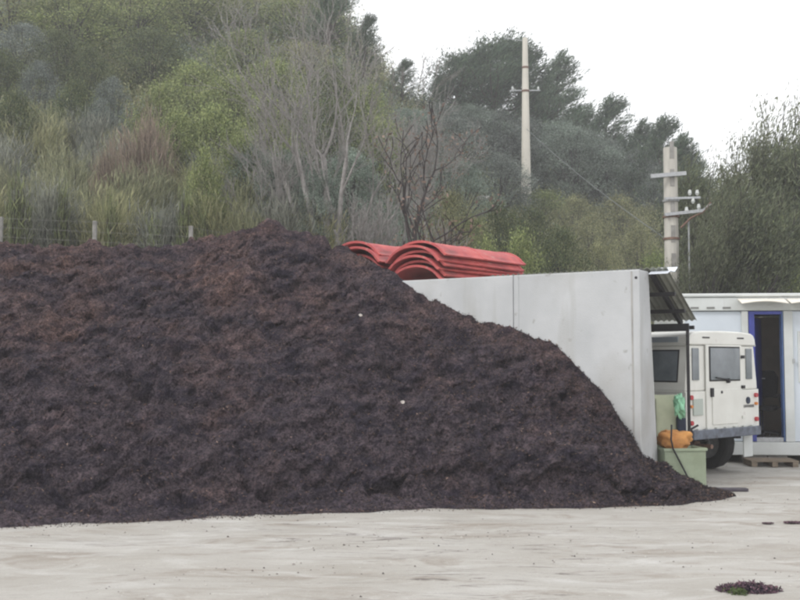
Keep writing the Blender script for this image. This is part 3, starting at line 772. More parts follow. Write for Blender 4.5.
# skin panels (front built round the doorway)
m = MB(); m.span((0.05, .03, .34), (cx_at(741), .06, 2.36)); m.build('front_panel', CAB_B, CB)
m = MB(); m.span((cx_at(792), .03, .34), (LC - .1, .06, 2.36)); m.build('front_panel', CAB_B, CB)
m = MB(); m.span((0.0, 0.061, .34), (.04, DC, 2.36)); m.build('end_wall', CAB_W, CB)
m = MB(); m.span((LC - .04, 0.061, .34), (LC, DC, 2.36)); m.build('end_wall', CAB_W, CB)
m = MB(); m.span((.041, DC - .05, .34), (LC - .041, DC, 2.36)); m.build('rear_wall', CAB_IN, CB)
m = MB(); m.span((.041, .07, .345), (LC - .041, DC - .051, .365)); m.build('floor_panel', CAB_IN, CB)
for xx in (0.0, cx_at(741), cx_at(782.6)):
    m = MB(); w = .10 if xx == 0 else (cx_at(747.6) - cx_at(741) if xx < dx1 else cx_at(792) - cx_at(782.6))
    m.span((xx, -.01, .335), (xx + w, .075, 2.365)); m.build('post', CAB_W, CB, bevel=.008)
m = MB(); m.span((LC - .1, -.01, .335), (LC, .075, 2.365)); m.build('post', CAB_W, CB, bevel=.008)
m = MB(); m.span((-.01, -.02, Z0), (LC + .01, DC + .02, .33)); m.build('base_frame', CAB_W, CB, bevel=.01)
m = MB(); m.span((-.02, -.03, 2.37), (LC + .02, DC + .03, 2.58)); m.build('roof_frame', CAB_W, CB, bevel=.012)
m = MB(); m.span((-.05, -.06, 2.585), (LC + .05, DC + .05, 2.64)); m.build('roof', CAB_W, CB, bevel=.02)
SLOT = mat('slot_shadow', (.18, .18, .17), .8)
for px in (694, 710, 726):
    m = MB(); m.span((cx_at(px - 4), -.036, 2.40), (cx_at(px + 4), -.028, 2.43)); m.build('drain_slot', SLOT, CB)
for a, b_ in ((737, 783), (785.5, 835)):
    x0, x1 = cx_at(a), cx_at(b_)
    m = MB(); vs = []; fs = []; k = 12
    for i in range(k + 1):
        x = x0 + (x1 - x0) * i / k; dz = .035 * math.sin(math.pi * i / k)
        for (y, z) in ((-.031, 2.555), (-.30, 2.475 + dz), (-.30, 2.463 + dz), (-.031, 2.54)): vs.append((x, y, z))
    for i in range(k):
        for j in range(4): fs.append((i * 4 + j, i * 4 + (j + 1) % 4, (i + 1) * 4 + (j + 1) % 4, (i + 1) * 4 + j))
    fs += [(3, 2, 1, 0), (k * 4, k * 4 + 1, k * 4 + 2, k * 4 + 3)]
    m.add(vs, fs); m.build('awning', mat('awning_cream', (.72, .68, .60), .6, var=.08), CB)
df = MB(); df.span((dx0, -.02, .34), (dx0 + .085, .10, 2.36)); df.span((dx0 + .086, -.02, 2.31), (dx1 - .026, .10, 2.36)); df.build('door_frame', BLUE, CB, bevel=.004)
df = MB(); df.span((dx1 - .025, -.02, .34), (dx1, .10, 2.36)); df.build('door_jamb', TEAL, CB, bevel=.004)
df = MB(); df.span((dx0 + .086, -.01, .335), (dx1 - .026, .10, .40)); df.build('threshold', STEEL, CB)
# door leaf swung inwards
dl = MB(); dl.span((0, 0, .40), (.80, .035, 2.27), Matrix.Translation((dx0 + .09, .11, 0)) @ Matrix.Rotation(R(66), 4, 'Z')); d_ = dl.build('door', BLUE, CB, bevel=.004)
m = MB(); m.tube([Matrix.Translation((dx0 + .09, .11, 0)) @ Matrix.Rotation(R(66), 4, 'Z') @ Vector(p) for p in ((.72, -.0, 1.3), (.72, -.05, 1.3), (.62, -.05, 1.3))], .01, 6); m.build('handle', STEEL, d_)
# window on the right
m = MB(); m.span((cx_at(797), .012, 1.25), (cx_at(797) + 1.1, .028, 2.05)); w = m.build('window', CAB_W, CB, bevel=.004)
m = MB(); m.span((cx_at(797) + .05, .004, 1.30), (cx_at(797) + 1.05, .011, 2.0)); m.build('pane', mat('pale_glass', (.30, .42, .48), .15, spec=.8), w)
m = MB(); m.span((cx_at(791), -.03, 1.55), (cx_at(791) + .03, -.011, 1.62)); m.build('latch', STEEL, CB)
for i, (xx, w_, h_, wl) in enumerate(((.25, .4, .125, 'under the left end of the white cabin'), (cx_at(752), .38, .125, 'under the cabin left of the doorway'), (cx_at(775), .3, .125, 'under the cabin below the doorway'), (3.2, .4, .125, 'under the cabin beyond the right edge'))):
    for yy in (.15,):
        m = MB(); m.span((-w_ / 2, -.1, 0), (w_ / 2, .1, h_)); o = m.build('concrete_block', BLOCK, bevel=.008)
        o.location = Matrix.Translation((4.38, 15.72, 0)) @ Matrix.Rotation(CA, 4, 'Z') @ Vector((xx, yy, 0)); o.rotation_euler = (0, 0, CA)
        tag(o, 'grey concrete support block ' + wl, 'block', 'blocks under the cabin')
t2 = empty('wooden_pallet', CB.matrix_basis @ Vector((cx_at(762), -.30, 0)), CA); tag(t2, 'weathered wooden pallet step below the cabin doorway', 'pallet')
for k in range(5):
    m = MB(); m.span((-.35, -.22 + k * .105, .075), (.35, -.14 + k * .105, .092)); m.build('slat', WOOD, t2)
for k in range(3):
    m = MB(); m.span((-.34 + k * .30, -.22, 0.0), (-.26 + k * .30, .28, .073)); m.build('bearer', WOOD, t2)
# office chair inside
ch = empty('office_chair', CB.matrix_basis @ Vector(((dx0 + dx1) / 2 + .06, .62, .366)), CA + R(-25)); tag(ch, 'black office chair standing inside the cabin doorway', 'chair')
m = MB(); m.box((0, 0, .46), (.46, .44, .08)); m.build('seat', RUBBER, ch, bevel=.03)
m = MB(); pts = [(-.22, .20, .62), (.22, .20, .62), (.24, .22, .95), (.17, .235, 1.06), (-.17, .235, 1.06), (-.24, .22, .95)]
vs = pts + [(a, b_ + .06, c) for a, b_, c in pts]; m.add(vs, [(0, 1, 2, 3, 4, 5), (11, 10, 9, 8, 7, 6)] + [(i, 6 + i, 6 + (i + 1) % 6, (i + 1) % 6) for i in range(6)]); m.build('backrest', RUBBER, ch, bevel=.015)
m = MB(); m.bar((0, .12, .44), (0, .25, .70), .05, .02); m.build('back_bracket', DARKM, ch)
m = MB(); m.tube([(0, 0, .08), (0, 0, .43)], .028, 10); m.build('pedestal', DARKM, ch)
for sg in (-1, 1):
    m = MB(); m.tube([(sg * .22, .1, .46), (sg * .29, .08, .48), (sg * .29, .02, .66)], .014, 6); m.bar((sg * .29, -.14, .67), (sg * .29, .12, .67), .06, .03); m.build('armrest', DARKM, ch)
for k in range(5):
    a = 2 * math.pi * k / 5
    m = MB(); m.bar((0, 0, .09), (math.cos(a) * .28, math.sin(a) * .28, .06), .04, .03); lg = m.build('leg', DARKM, ch)
    m = MB(); m.tube([(math.cos(a) * .28 - .012, math.sin(a) * .28, .028), (math.cos(a) * .28 + .012, math.sin(a) * .28, .028)], .027, 10); m.build('castor', DARKM, lg)

# ------------------------------------------------------------------ poles and cables
def pole(name, px, py_top, Y, base, r0, r1, mt, label):
    top = P(px, py_top, Y); zb = base if base is not None else tz(top.x, Y) - .2
    t = empty(name, (top.x, Y, zb)); tag(t, label, 'utility pole')
    H = top.z - zb
    m = MB(); m.tube([(0, 0, 0), (0, 0, H * .33), (0, 0, H * .66), (0, 0, H)], [r0, r0 + (r1 - r0) * .33, r0 + (r1 - r0) * .66, r1], 14); sh = m.build('shaft', mt, t, smooth=False)
    return t, H, top
tA, H, top = pole('utility_pole', 525, 38, 50, None, .27, .13, POLEC2, 'tall slim concrete utility pole rising from the hillside against the sky')
m = MB(); m.tube([(0, 0, H), (0, 0, H + .12)], [.07, .03], 8); m.build('top_cap', STEEL, tA)
for z in (H * .70, H * .83, H * .43):
    m = MB(); m.tube([(0, 0, z), (0, 0, z + .10)], .20 if z < H * .8 else .17, 14); m.build('band', STEEL if z < H * .5 else RUST, tA)
m = MB(); m.bar((-.75, 0, H * .71), (.75, 0, H * .71), .05); m.bar((-1.0, 0, H + .0), (-.1, 0, H * .985), .035); m.build('crossarm', STEEL, tA)
for x in (-.65, .65):
    m = MB(); m.tube([(x, 0, H * .71 + .03), (x, 0, H * .71 + .09), (x, 0, H * .71 + .19)], [.03, .06, .035], 8); m.build('insulator', CAB_W, tA)
topA = top
tB, H, top = pole('utility_pole', 670, 148, 23, None, .175, .155, POLEC, 'thick concrete utility pole with crossarms standing behind the lean-to shelter')
# vertical grooves of the lattice face
m = MB()
for k in range(9):
    m.span((-.05, -.176 + k * 0.002, .6 + k * .65), (.05, -.160 + k * .002, 1.0 + k * .65))
m.build('recess', BLOCK, tB)
zz = lambda py: P(670, py, 23).z - tB.location.z
m = MB(); m.bar((-.52, -.22, zz(178)), (.30, -.22, zz(175)), .06, .09); m.build('crossarm', STEEL, tB)
m = MB(); m.bar((-.20, -.21, zz(200)), (.62, -.21, zz(199)), .05, .05); m.build('crossarm', STEEL, tB)
m = MB(); m.bar((-.20, -.21, zz(216)), (.66, -.21, zz(212)), .06, .07); m.bar((.66, -.21, zz(212)), (.86, -.21, zz(205)), .04, .04); m.build('crossarm', STEEL, tB)
m = MB(); m.tube([(.16, -.21, zz(229)), (.40, -.21, zz(219)), (.66, -.21, zz(214)), (.86, -.21, zz(204))], .025, 6); m.build('drop_cable', RUST, tB)
for x, py in ((.38, 197), (.55, 197), (.30, 214), (.58, 211), (.45, 205)):
    m = MB(); m.tube([(x, -.21, zz(py)), (x, -.21, zz(py) + .05), (x, -.21, zz(py) + .13)], [.022, .045, .028], 10); m.build('insulator', CAB_W, tB)
m = MB(); m.tube([(.36, -.15, 0), (.36, -.15, zz(222))], .022, 8); m.build('conduit', STEEL, tB)
for py in (177, 202, 218, 240):
    m = MB(); m.tube([(0, 0, zz(py)), (0, 0, zz(py) + .05)], .19, 14); m.build('band', RUST if py > 210 else STEEL, tB)
tC, H, top = pole('utility_pole', 338, -30, 51, None, .15, .10, POLEC2, 'slender pale pole reaching the top edge behind the bare tree')
def cable(a, b_, sag, r, label):
    a, b_ = Vector(a), Vector(b_)
    pts = [a.lerp(b_, k / 24) - Vector((0, 0, sag * 4 * (k / 24) * (1 - k / 24))) for k in range(25)]
    m = MB(); m.tube(pts, r, 5); o = m.build('overhead_cable', WIRE); tag(o, label, 'cable')
cable((topA.x, 50, P(528, 128, 50).z), P(760, 300, 26), .35, .013, 'grey overhead cable running down from the hillside pole to behind the cabin')

# ------------------------------------------------------------------ wire fence behind the heap
t = empty('wire_fence'); tag(t, 'thin wire mesh fence on pale posts along the top of the heap', 'fence')
FP = [(-52, 214), (1, 217), (95, 221), (191, 226), (300, 246)]
pts = []
for px, py in FP:
    p = P(px, py, 19.2 if px < 240 else 20.0); pts.append(p); zb = tz(p.x, p.y) - .1
    m = MB(); m.bar((p.x, p.y, zb), (p.x, p.y, p.z), .075, .075); m.build('post', BLOCK, t, bevel=.008)
m = MB()
for a, b_ in zip(pts[:-1], pts[1:]):
    za, zb = tz(a.x, a.y), tz(b_.x, b_.y)
    for k in range(9):
        f_ = k / 8
        m.bar((a.x, a.y - .05, za + (a.z - .03 - za) * f_), (b_.x, b_.y - .05, zb + (b_.z - .03 - zb) * f_), .0042)
    nv = int((b_ - a).length / .16)
    for k in range(nv):
        f_ = k / nv; x = a.x + (b_.x - a.x) * f_; y = a.y + (b_.y - a.y) * f_ - .05
        m.bar((x, y, za + (zb - za) * f_), (x, y, (a.z + (b_.z - a.z) * f_) - .03), .0018)
m.build('wire_mesh', BLOCK, t)

# ------------------------------------------------------------------ vegetation
def seg_mesh(name, segs, mt, parent, n=5):
    """segs: array of (p0, p1, r0, r1)"""
    p0 = np.array([s[0] for s in segs], float); p1 = np.array([s[1] for s in segs], float)
    r0 = np.array([s[2] for s in segs]); r1 = np.array([s[3] for s in segs])
    d = p1 - p0; d /= np.maximum(np.linalg.norm(d, axis=1, keepdims=True), 1e-6)
    ref = np.where(np.abs(d[:, 2:3]) < .9, np.array([[0, 0, 1.]]), np.array([[1., 0, 0]]))
    s = np.cross(d, ref); s /= np.linalg.norm(s, axis=1, keepdims=True); t_ = np.cross(s, d)
    vs = []
    for (p, r) in ((p0, r0), (p1, r1)):
        for k in range(n):
            a = 2 * math.pi * k / n
            vs.append(p + (s * math.cos(a) + t_ * math.sin(a)) * r[:, None])
    V = np.stack(vs, 1).reshape(-1, 3)      # (S, 2n, 3)
    base = np.arange(len(segs))[:, None] * 2 * n
    F = []
    for k in range(n): F.append(np.concatenate([base + k, base + (k + 1) % n, base + n + (k + 1) % n, base + n + k], 1))
    return np_mesh(name, V, np.concatenate(F, 0), mt, parent, smooth=True)

def jit(pal, n, rng, p=None, lo=.7, hi=1.3):
    pal = np.array(pal)
    return pal[rng.choice(len(pal), n, p=p)] * rng.uniform(lo, hi, (n, 1))

class Rec:
    """recursive branching skeleton"""
    def __init__(s, rng): s.rng = rng; s.segs = []; s.tips = []
    def grow(s, p, d, L, r, depth, spread, nb, up=.15, wob=.15, shrink=.68, lean=(0, 0, 0), steps=4, taper=.55):
        rng = s.rng; p = np.array(p, float); d = np.array(d, float); d /= np.linalg.norm(d)
        path = [p.copy()]; rr = r
        for k in range(steps):
            d = d + rng.normal(size=3) * wob + np.array([0, 0, up]) * .5 + np.array(lean) * .3; d /= np.linalg.norm(d)
            q = p + d * L / steps; r2 = rr * (taper ** (1 / steps))
            s.segs.append((p.copy(), q.copy(), rr, r2, depth)); p = q; rr = r2; path.append(p.copy())
            if depth <= 1: s.tips.append((p.copy(), d.copy()))
            if depth > 0 and k >= 1:
                m_ = nb if k == steps - 1 else max(1, nb - 2)
                for _ in range(m_):
                    v = rng.normal(size=3); v -= d * v.dot(d); v /= np.linalg.norm(v)
                    nd = d * math.cos(spread) + v * math.sin(spread) * rng.uniform(.7, 1.2)
                    s.grow(p, nd, L * shrink * rng.uniform(.7, 1.15), rr * .6, depth - 1, spread, nb, up, wob, shrink, lean, steps, taper)

# --- crowns
def crown_clusters(rng, H, W, z0, ncl, per, leaf, pal, rad, shape=1.0, top_bias=.0, hollow=.35, dirb=(0, 0, .3), lw=.35):
    """leafy crown from many clusters inside an uneven envelope"""
    C_ = []
    lob = rng.uniform(.45, 1.2, 12); la = rng.uniform(0, 6.28)
    while len(C_) < ncl:
        a = rng.uniform(0, 2 * math.pi); t_ = rng.uniform(0, 1)
        rz_ = math.sin(math.pi * min(1, (.12 + .88 * t_)) ** shape) ** .6 if shape else 1
        rz_ = max(.12, rz_)
        l = lob[int(((a + la) / 6.2832 * 6) % 6)] * .6 + .4 * lob[6 + int(t_ * 5.99)]
        r_ = W / 2 * rz_ * l * math.sqrt(rng.uniform(hollow ** 2, 1))
        C_.append((math.cos(a) * r_, math.sin(a) * r_, z0 + (H - z0) * t_))
    C_ = np.array(C_)
    n = ncl * per
    idx = np.repeat(np.arange(ncl), per)
    crad = rng.uniform(.6, 1.3, ncl)[idx] * rad
    off = rng.normal(size=(n, 3)) * .55 * crad[:, None] * np.array([1, 1, .75])
    c = C_[idx] + off
    d = rng.normal(size=(n, 3)) * .8 + off / crad[:, None] * .6 + np.array(dirb)
    v, f = leaf_quads(c, d, leaf * rng.uniform(.6, 1.4, n), leaf * lw * rng.uniform(.7, 1.3, n), rng)
    tone = rng.uniform(.6, 1.4, ncl)[idx][:, None]
    cols = jit(pal, n, rng) * tone
    return C_, v, f, cols

def bush_proto(name, seed, H, W, pal, leaf=.12, ncl=130, per=42, rad=.42, z0=.15, **kw):
    rng = np.random.default_rng(seed)
    t = empty(name)
    C_, v, f, cols = crown_clusters(rng, H, W, z0 * H, ncl, per, leaf, pal, rad, **kw)
    segs = []
    for c in C_[::4]:
        b0 = np.array([rng.normal(0, .1), rng.normal(0, .1), 0]); mid = b0 * .5 + c * .45 + np.array([0, 0, .1 * H]) 
        segs += [(b0, mid, .035, .022), (mid, c, .022, .008)]
    seg_mesh('stems', segs, BARK_D, t, 4)
    np_mesh('crown', v, f, LEAF, t, cols=cols)
    t['H'] = H; t['W'] = W
    return t

def pine_proto(seed, H, W, lean=.15, sparse=1.0, pal=((.055, .085, .058), (.075, .11, .07), (.10, .135, .085))):
    rng = np.random.default_rng(seed); t = empty('pine_tree')
    segs = []; p = np.array([0, 0, 0.]); n = 9; path = [p.copy()]
    for k in range(n):
        q = p + np.array([lean * H / n * rng.uniform(0, 1), rng.normal(0, .1), H / n]); r0 = .18 * (1 - k / n) + .02; r1 = .18 * (1 - (k + 1) / n) + .02
        segs.append((p, q, r0, r1)); p = q; path.append(p.copy())
    path = np.array(path)
    seg_mesh('trunk', segs, BARK_P, t, 7)
    lsegs = []; cl = []; cd = []
    nl = int(62 * sparse)
    for k in range(nl):
        h = .22 + .78 * (k + rng.uniform()) / nl
        i = min(int(h * n), n - 1); fr_ = h * n - i; b = path[i] * (1 - fr_) + path[i + 1] * fr_
        Lb = W / 2 * (1.03 - h) ** .8 * rng.uniform(.5, 1.25) * 1.3 + .2
        a = rng.uniform(0, 6.28); el = rng.uniform(.1, .55) + h * .5
        d = np.array([math.cos(a) * math.cos(el) + lean * .5, math.sin(a) * math.cos(el), math.sin(el)]); d /= np.linalg.norm(d)
        q = b.copy(); st = 6
        for j in range(st):
            d2 = d + rng.normal(size=3) * .12 + np.array([0, 0, .10 * j]); d2 /= np.linalg.norm(d2)
            q2 = q + d2 * Lb / st
            lsegs.append((q, q2, .05 * (1 - j / st) * (1.1 - h) + .008, .05 * (1 - (j + 1) / st) * (1.1 - h) + .006))
            q = q2
            if j >= 2:
                for _ in range(2):
                    o_ = rng.normal(size=3) * .16 * Lb * (1 - .4 * j / st); o_[2] *= .5
                    cl.append(q + o_); cd.append(d2 + o_ * .8 + np.array([.25 * lean, 0, .35]))
    cl = np.array(cl); cd = np.array(cd)
    seg_mesh('limbs', lsegs, BARK_P, t, 4)
    per = 26; idx = np.repeat(np.arange(len(cl)), per); n_ = len(idx)
    cd = cd / np.linalg.norm(cd, axis=1, keepdims=True) + np.array([.55, 0, .35]); cd /= np.linalg.norm(cd, axis=1, keepdims=True)
    c = cl[idx] + rng.normal(size=(n_, 3)) * .10 + cd[idx] * rng.uniform(-.45, .65, (n_, 1)); d = cd[idx] + rng.normal(size=(n_, 3)) * .35
    v, f = leaf_quads(c, d, rng.uniform(.14, .34, n_), rng.uniform(.02, .045, n_), rng)
    tone = rng.uniform(.7, 1.3, len(cl))[idx][:, None]
    np_mesh('crown', v, f, LEAF, t, cols=jit(pal, n_, rng) * tone)
    t['H'] = H; t['W'] = W
    return t

def broom_proto(seed, H, W, pal, n=8000, name='broom_shrub', wid=.016):
    rng = np.random.default_rng(seed); t = empty(name)
    ns = 26; C_ = []; seg = []
    a = rng.uniform(0, 6.28, n); el = rng.uniform(0, 1, n)
    stem = rng.integers(0, ns, n)
    sa = rng.uniform(0, 6.28, ns); sr = np.sqrt(rng.uniform(0, 1, ns)) * W / 2 * .8; sh = rng.uniform(.55, 1.0, ns) * (1 - .25 * sr / (W / 2))
    base = np.stack([np.cos(sa) * sr * .35, np.sin(sa) * sr * .35, np.zeros(ns)], 1); top = np.stack([np.cos(sa) * sr, np.sin(sa) * sr, sh * H], 1)
    for b_, q in zip(base, top): seg.append((b_, b_ * .4 + q * .6, .02, .010)); seg.append((b_ * .4 + q * .6, q, .010, .004))
    f_ = rng.uniform(.08, 1, n) ** .8
    c = base[stem] * (1 - f_[:, None]) + top[stem] * f_[:, None] + rng.normal(size=(n, 3)) * np.array([W * .085, W * .085, .08 * H])
    c[:, 2] = np.abs(c[:, 2])
    d = (top - base)[stem] * .8 + (c - base[stem]) * np.array([1.5, 1.5, .3]) + rng.normal(size=(n, 3)) * .30 * H + np.array([.25, 0, .5])
    v, fc_ = leaf_quads(c, d, rng.uniform(.12, .36, n) * H / 2, wid * rng.uniform(.6, 1.4, n), rng)
    tone = rng.uniform(.8, 1.2, ns)[stem][:, None]
    seg_mesh('stems', seg, BARK_D, t, 4)
    np_mesh('crown', v, fc_, LEAF, t, cols=jit(pal, n, rng) * tone)
    t['H'] = H; t['W'] = W
    return t

def windy_tree_proto(seed, H, W, pal, depth=3, leaf=.15, per=12, lean=(.35, 0, .1), leafw=.20, keep=.62, trunk_n=3):
    rng = np.random.default_rng(seed); t = empty('leafy_tree')
    rc = Rec(rng)
    for k in range(trunk_n):
        rc.grow((rng.normal(0, .25), rng.normal(0, .2), 0), (rng.normal(0, .22) + .06, rng.normal(0, .2), 1), H * .52, .11, depth, .50, 3, up=.16, wob=.10, shrink=.60, lean=np.array(lean) * .35)
    S = rc.segs
    zmax = max(s[1][2] for s in S); sc = H / zmax
    S = [(a * sc, b * sc, r0, r1, dp) for a, b, r0, r1, dp in S]
    seg_mesh('trunk', [s[:4] for s in S if s[4] >= depth], BARK_G, t, 7)
    seg_mesh('limbs', [(s[0], s[1], max(s[2], .008), max(s[3], .006)) for s in S if s[4] < depth], BARK_D, t, 4)
    T_ = np.array([x[0] * sc for x in rc.tips]); D_ = np.array([x[1] for x in rc.tips])
    k_ = rng.uniform(size=len(T_)) < keep; T_ = T_[k_]; D_ = D_[k_]
    idx = np.repeat(np.arange(len(T_)), per); n = len(idx)
    c = T_[idx] + rng.normal(size=(n, 3)) * .20
    d = D_[idx] * .5 + np.array([.55, 0, .5]) + rng.normal(size=(n, 3)) * .5
    v, f = leaf_quads(c, d, leaf * rng.uniform(.6, 1.5, n), leaf * leafw * rng.uniform(.7, 1.3, n), rng)
    cols = jit(pal, n, rng) * rng.uniform(.75, 1.25, len(T_))[idx][:, None]
    np_mesh('crown', v, f, LEAF, t, cols=cols)
    t['H'] = H; t['W'] = W
    return t

def bare_tree(name, label, loc, stems, H, mt, seed, depth, spread, twig_r, leaves=None, lean=(0, 0, 0), up=.2, nb=3, wob=.12, wide=None, shrink=.62):
    rng = np.random.default_rng(seed); t = empty(name, loc); tag(t, label, 'tree')
    rc = Rec(rng)
    for (dx, dy, hx, r) in stems:
        rc.grow((dx * .15, dy * .15, 0), (dx, dy, 1.0), H * hx, r, depth, spread, nb, up=up, wob=wob, shrink=shrink, lean=lean, taper=.5)
    S = rc.segs
    zmax = max(s[1][2] for s in S); sc = H / zmax
    seg_mesh('trunk', [(s[0] * sc, s[1] * sc, s[2], s[3]) for s in S if s[4] >= depth], mt, t, 8)
    seg_mesh('limbs', [(s[0] * sc, s[1] * sc, max(s[2], twig_r), max(s[3], twig_r)) for s in S if s[4] < depth], mt, t, 4)
    if leaves:
        T_ = np.array([x[0] * sc for x in rc.tips]); k_ = rng.uniform(size=len(T_)) < leaves[1]; T_ = T_[k_]
        idx = np.repeat(np.arange(len(T_)), leaves[2]); n = len(idx)
        v, f = leaf_quads(T_[idx] + rng.normal(size=(n, 3)) * .09, rng.normal(size=(n, 3)), rng.uniform(.06, .12, n), rng.uniform(.03, .06, n), rng)
        np_mesh('withered_leaves', v, f, LEAF, t, cols=jit(leaves[0], n, rng))
    return t

G_GREY = [(.165, .20, .165), (.21, .245, .205), (.115, .15, .12)]
G_BLUEG = [(.125, .145, .125), (.195, .215, .19), (.07, .085, .08)]
G_MID = [(.19, .225, .085), (.25, .275, .12), (.11, .14, .06)]
G_DARK = [(.09, .11, .052), (.135, .15, .07), (.055, .075, .042)]
G_OLIVE = [(.21, .215, .11), (.27, .265, .15), (.14, .155, .085)]
G_BROOM = [(.25, .25, .135), (.32, .31, .18), (.18, .19, .105)]
G_BROWN = [(.20, .155, .125), (.25, .20, .16), (.16, .13, .10)]
G_BRIGHT = [(.175, .215, .08), (.22, .25, .10), (.125, .155, .065)]

protos = {}
def take(key, make):
    if key not in protos:
        t = make(); protos[key] = [t, False]
        cr = np.array([v.co for ch in bpy.data.objects if ch.parent == t for v in ch.data.vertices])
        lo, hi = np.percentile(cr, 1.5, axis=0), np.percentile(cr, 98.5, axis=0)
        t['W'] = float((hi - lo)[:2].mean()); t['H'] = float(np.percentile(cr[:, 2], 99.6))
    src, used = protos[key]
    if not used:
        protos[key][1] = True; return src
    return copy_tree(src)
MAKE = {
    'pine1': lambda: pine_proto(21, 8, 5.0, .12), 'pine2': lambda: pine_proto(22, 8, 4.0, .2, .8), 'pine3': lambda: pine_proto(23, 8, 3.2, .1, .7),
    'olive1': lambda: bush_proto('olive_shrub', 31, 4, 5, G_GREY, .10, 230, 70, .36), 'olive2': lambda: bush_proto('olive_shrub', 32, 4, 4.6, G_BLUEG, .10, 230, 70, .34),
    'bush1': lambda: bush_proto('leafy_bush', 33, 3.5, 4, G_MID, .09, 200, 65, .42, lw=.5), 'bush2': lambda: bush_proto('leafy_bush', 34, 3, 3.6, G_DARK, .085, 200, 65, .38, lw=.5),
    'bush3': lambda: bush_proto('leafy_bush', 35, 3, 3.8, G_OLIVE, .085, 190, 60, .42, lw=.4), 'bush4': lambda: bush_proto('leafy_bush', 36, 2, 2.6, G_BRIGHT, .10, 110, 40, .34, lw=.5),
    'broom1': lambda: broom_proto(41, 2.2, 2.2, G_BROOM), 'broom2': lambda: broom_proto(42, 2.2, 1.9, [(.21, .22, .135), (.27, .27, .17), (.15, .16, .10)]), 'broomr': lambda: broom_proto(43, 2.2, 1.7, G_BROWN),
    'broomg': lambda: broom_proto(44, 2.2, 1.8, [(.20, .21, .175), (.26, .265, .22), (.16, .17, .145)]),
    'reed': lambda: broom_proto(45, 2.0, .5, [(.15, .175, .08), (.19, .21, .10), (.11, .13, .06)], 700, 'tall_weed', .022),
    'windy1': lambda: windy_tree_proto(51, 6.5, 4.5, [(.095, .11, .065), (.12, .135, .08), (.15, .16, .10)]), 'windy2': lambda: windy_tree_proto(52, 6.0, 4.0, [(.105, .125, .07), (.14, .155, .09), (.08, .095, .06)]),
}
VEG = []
def veg(key, px, py_top, Y, wpx, label, cat, group=None, hmin=1.0, name=None):
    if not key.startswith(('pine', 'windy', 'reed')) and Y > 0:      # stand it on the slope so that it has its natural height
        want = {'olive': 2.7, 'bush1': 3.0, 'bush2': 2.8, 'bush3': 2.4, 'bush4': 1.6}.get(key[:5], {'olive': 3.6}.get(key[:5], 2.1))
        best = (9, Y)
        for yy in np.arange(max(20.8, Y - 12), min(68, Y + 16), .4):
            q = P(px, py_top, yy); e = abs(q.z - tz(q.x, yy) - want) + abs(yy - Y) * .01
            if e < best[0]: best = (e, float(yy))
        Y = best[1]
    Y = abs(Y)
    top = P(px, py_top, Y); zb = tz(top.x, Y) - .15
    H = max(hmin, top.z - zb)
    top.z = zb + H
    VEG.append((px, py_top, Y))
    o = take(key, MAKE[key])
    sz = H / o['H']; sw = (wpx * Y / 1000.0) / o['W']
    o.location = (top.x, Y, zb); o.scale = (sw, sw * random.uniform(.9, 1.1), sz)
    # mostly keep the wind direction, small random turn
    o.rotation_euler = (0, 0, random.uniform(-.5, .5) if key.startswith(('windy', 'pine')) else random.uniform(0, 6.28))
    if name: o.name = name
    for k in ('label', 'category', 'group', 'kind'):
        if k in o: del o[k]
    tag(o, label, cat, group)
    return o

# pines on the skyline, left to right
for a in (('pine1', 325, -28, 47, 40, 'dark pine at the top edge above the bare grey tree'),
          ('pine3', 362, 18, 50, 22, 'dark pine sloping down to the sky gap right of the bare tree'),
          ('pine3', 398, 62, 54, 22, 'low round pine just left of the big pine group on the ridge'),
          ('pine1', 450, 54, 60, 60, 'leftmost tall pine of the big group left of the slim pole'),
          ('pine1', 482, 38, 60, 80, 'tallest dense pine of the group left of the slim pole'),
          ('pine3', 508, 48, 61, 50, 'narrow pine immediately left of the slim pole'),
          ('pine2', 543, 58, 60, 50, 'feathery pine immediately right of the slim pole'),
          ('pine3', 566, 112, 61, 40, 'short pine between the slim pole and the narrow ridge pine'),
          ('pine3', 597, 100, 60, 42, 'narrow feathery pine alone on the ridge skyline'),
          ('pine2', 627, 126, 56, 42, 'low pine on the ridge left of the thick pole'),
          ('pine3', 650, 120, 54, 40, 'upright pine peeping over the ridge beside the thick pole'),
          ('pine2', 664, 140, 50, 46, 'small pine rising right behind the thick pole')):
    veg(a[0], a[1], a[2] - 3, a[3], a[4] * 1.6, a[5], 'pine tree', 'pines along the ridge skyline')
for a in (('pine2', 524, 78, 62, 60, 'short pine right behind the slim pole'), ('pine1', 578, 118, 63, 50, 'wide low pine in the dip of the ridge'), ('pine1', 612, 134, 60, 52, 'wide low pine between the two small ridge pines'),
          ('pine2', 640, 138, 58, 50, 'low feathery pine left of the thick pole top'), ('pine1', 680, 152, 50, 50, 'wide low pine right of the thick pole top'), ('pine1', 436, 74, 62, 46, 'low wide pine at the left end of the big group'), ('pine2', 466, 50, 63, 50, 'feathery pine inside the big group on the ridge')):
    veg(a[0], a[1], a[2], a[3], a[4] * 1.3, a[5], 'pine tree', 'pines along the ridge skyline')
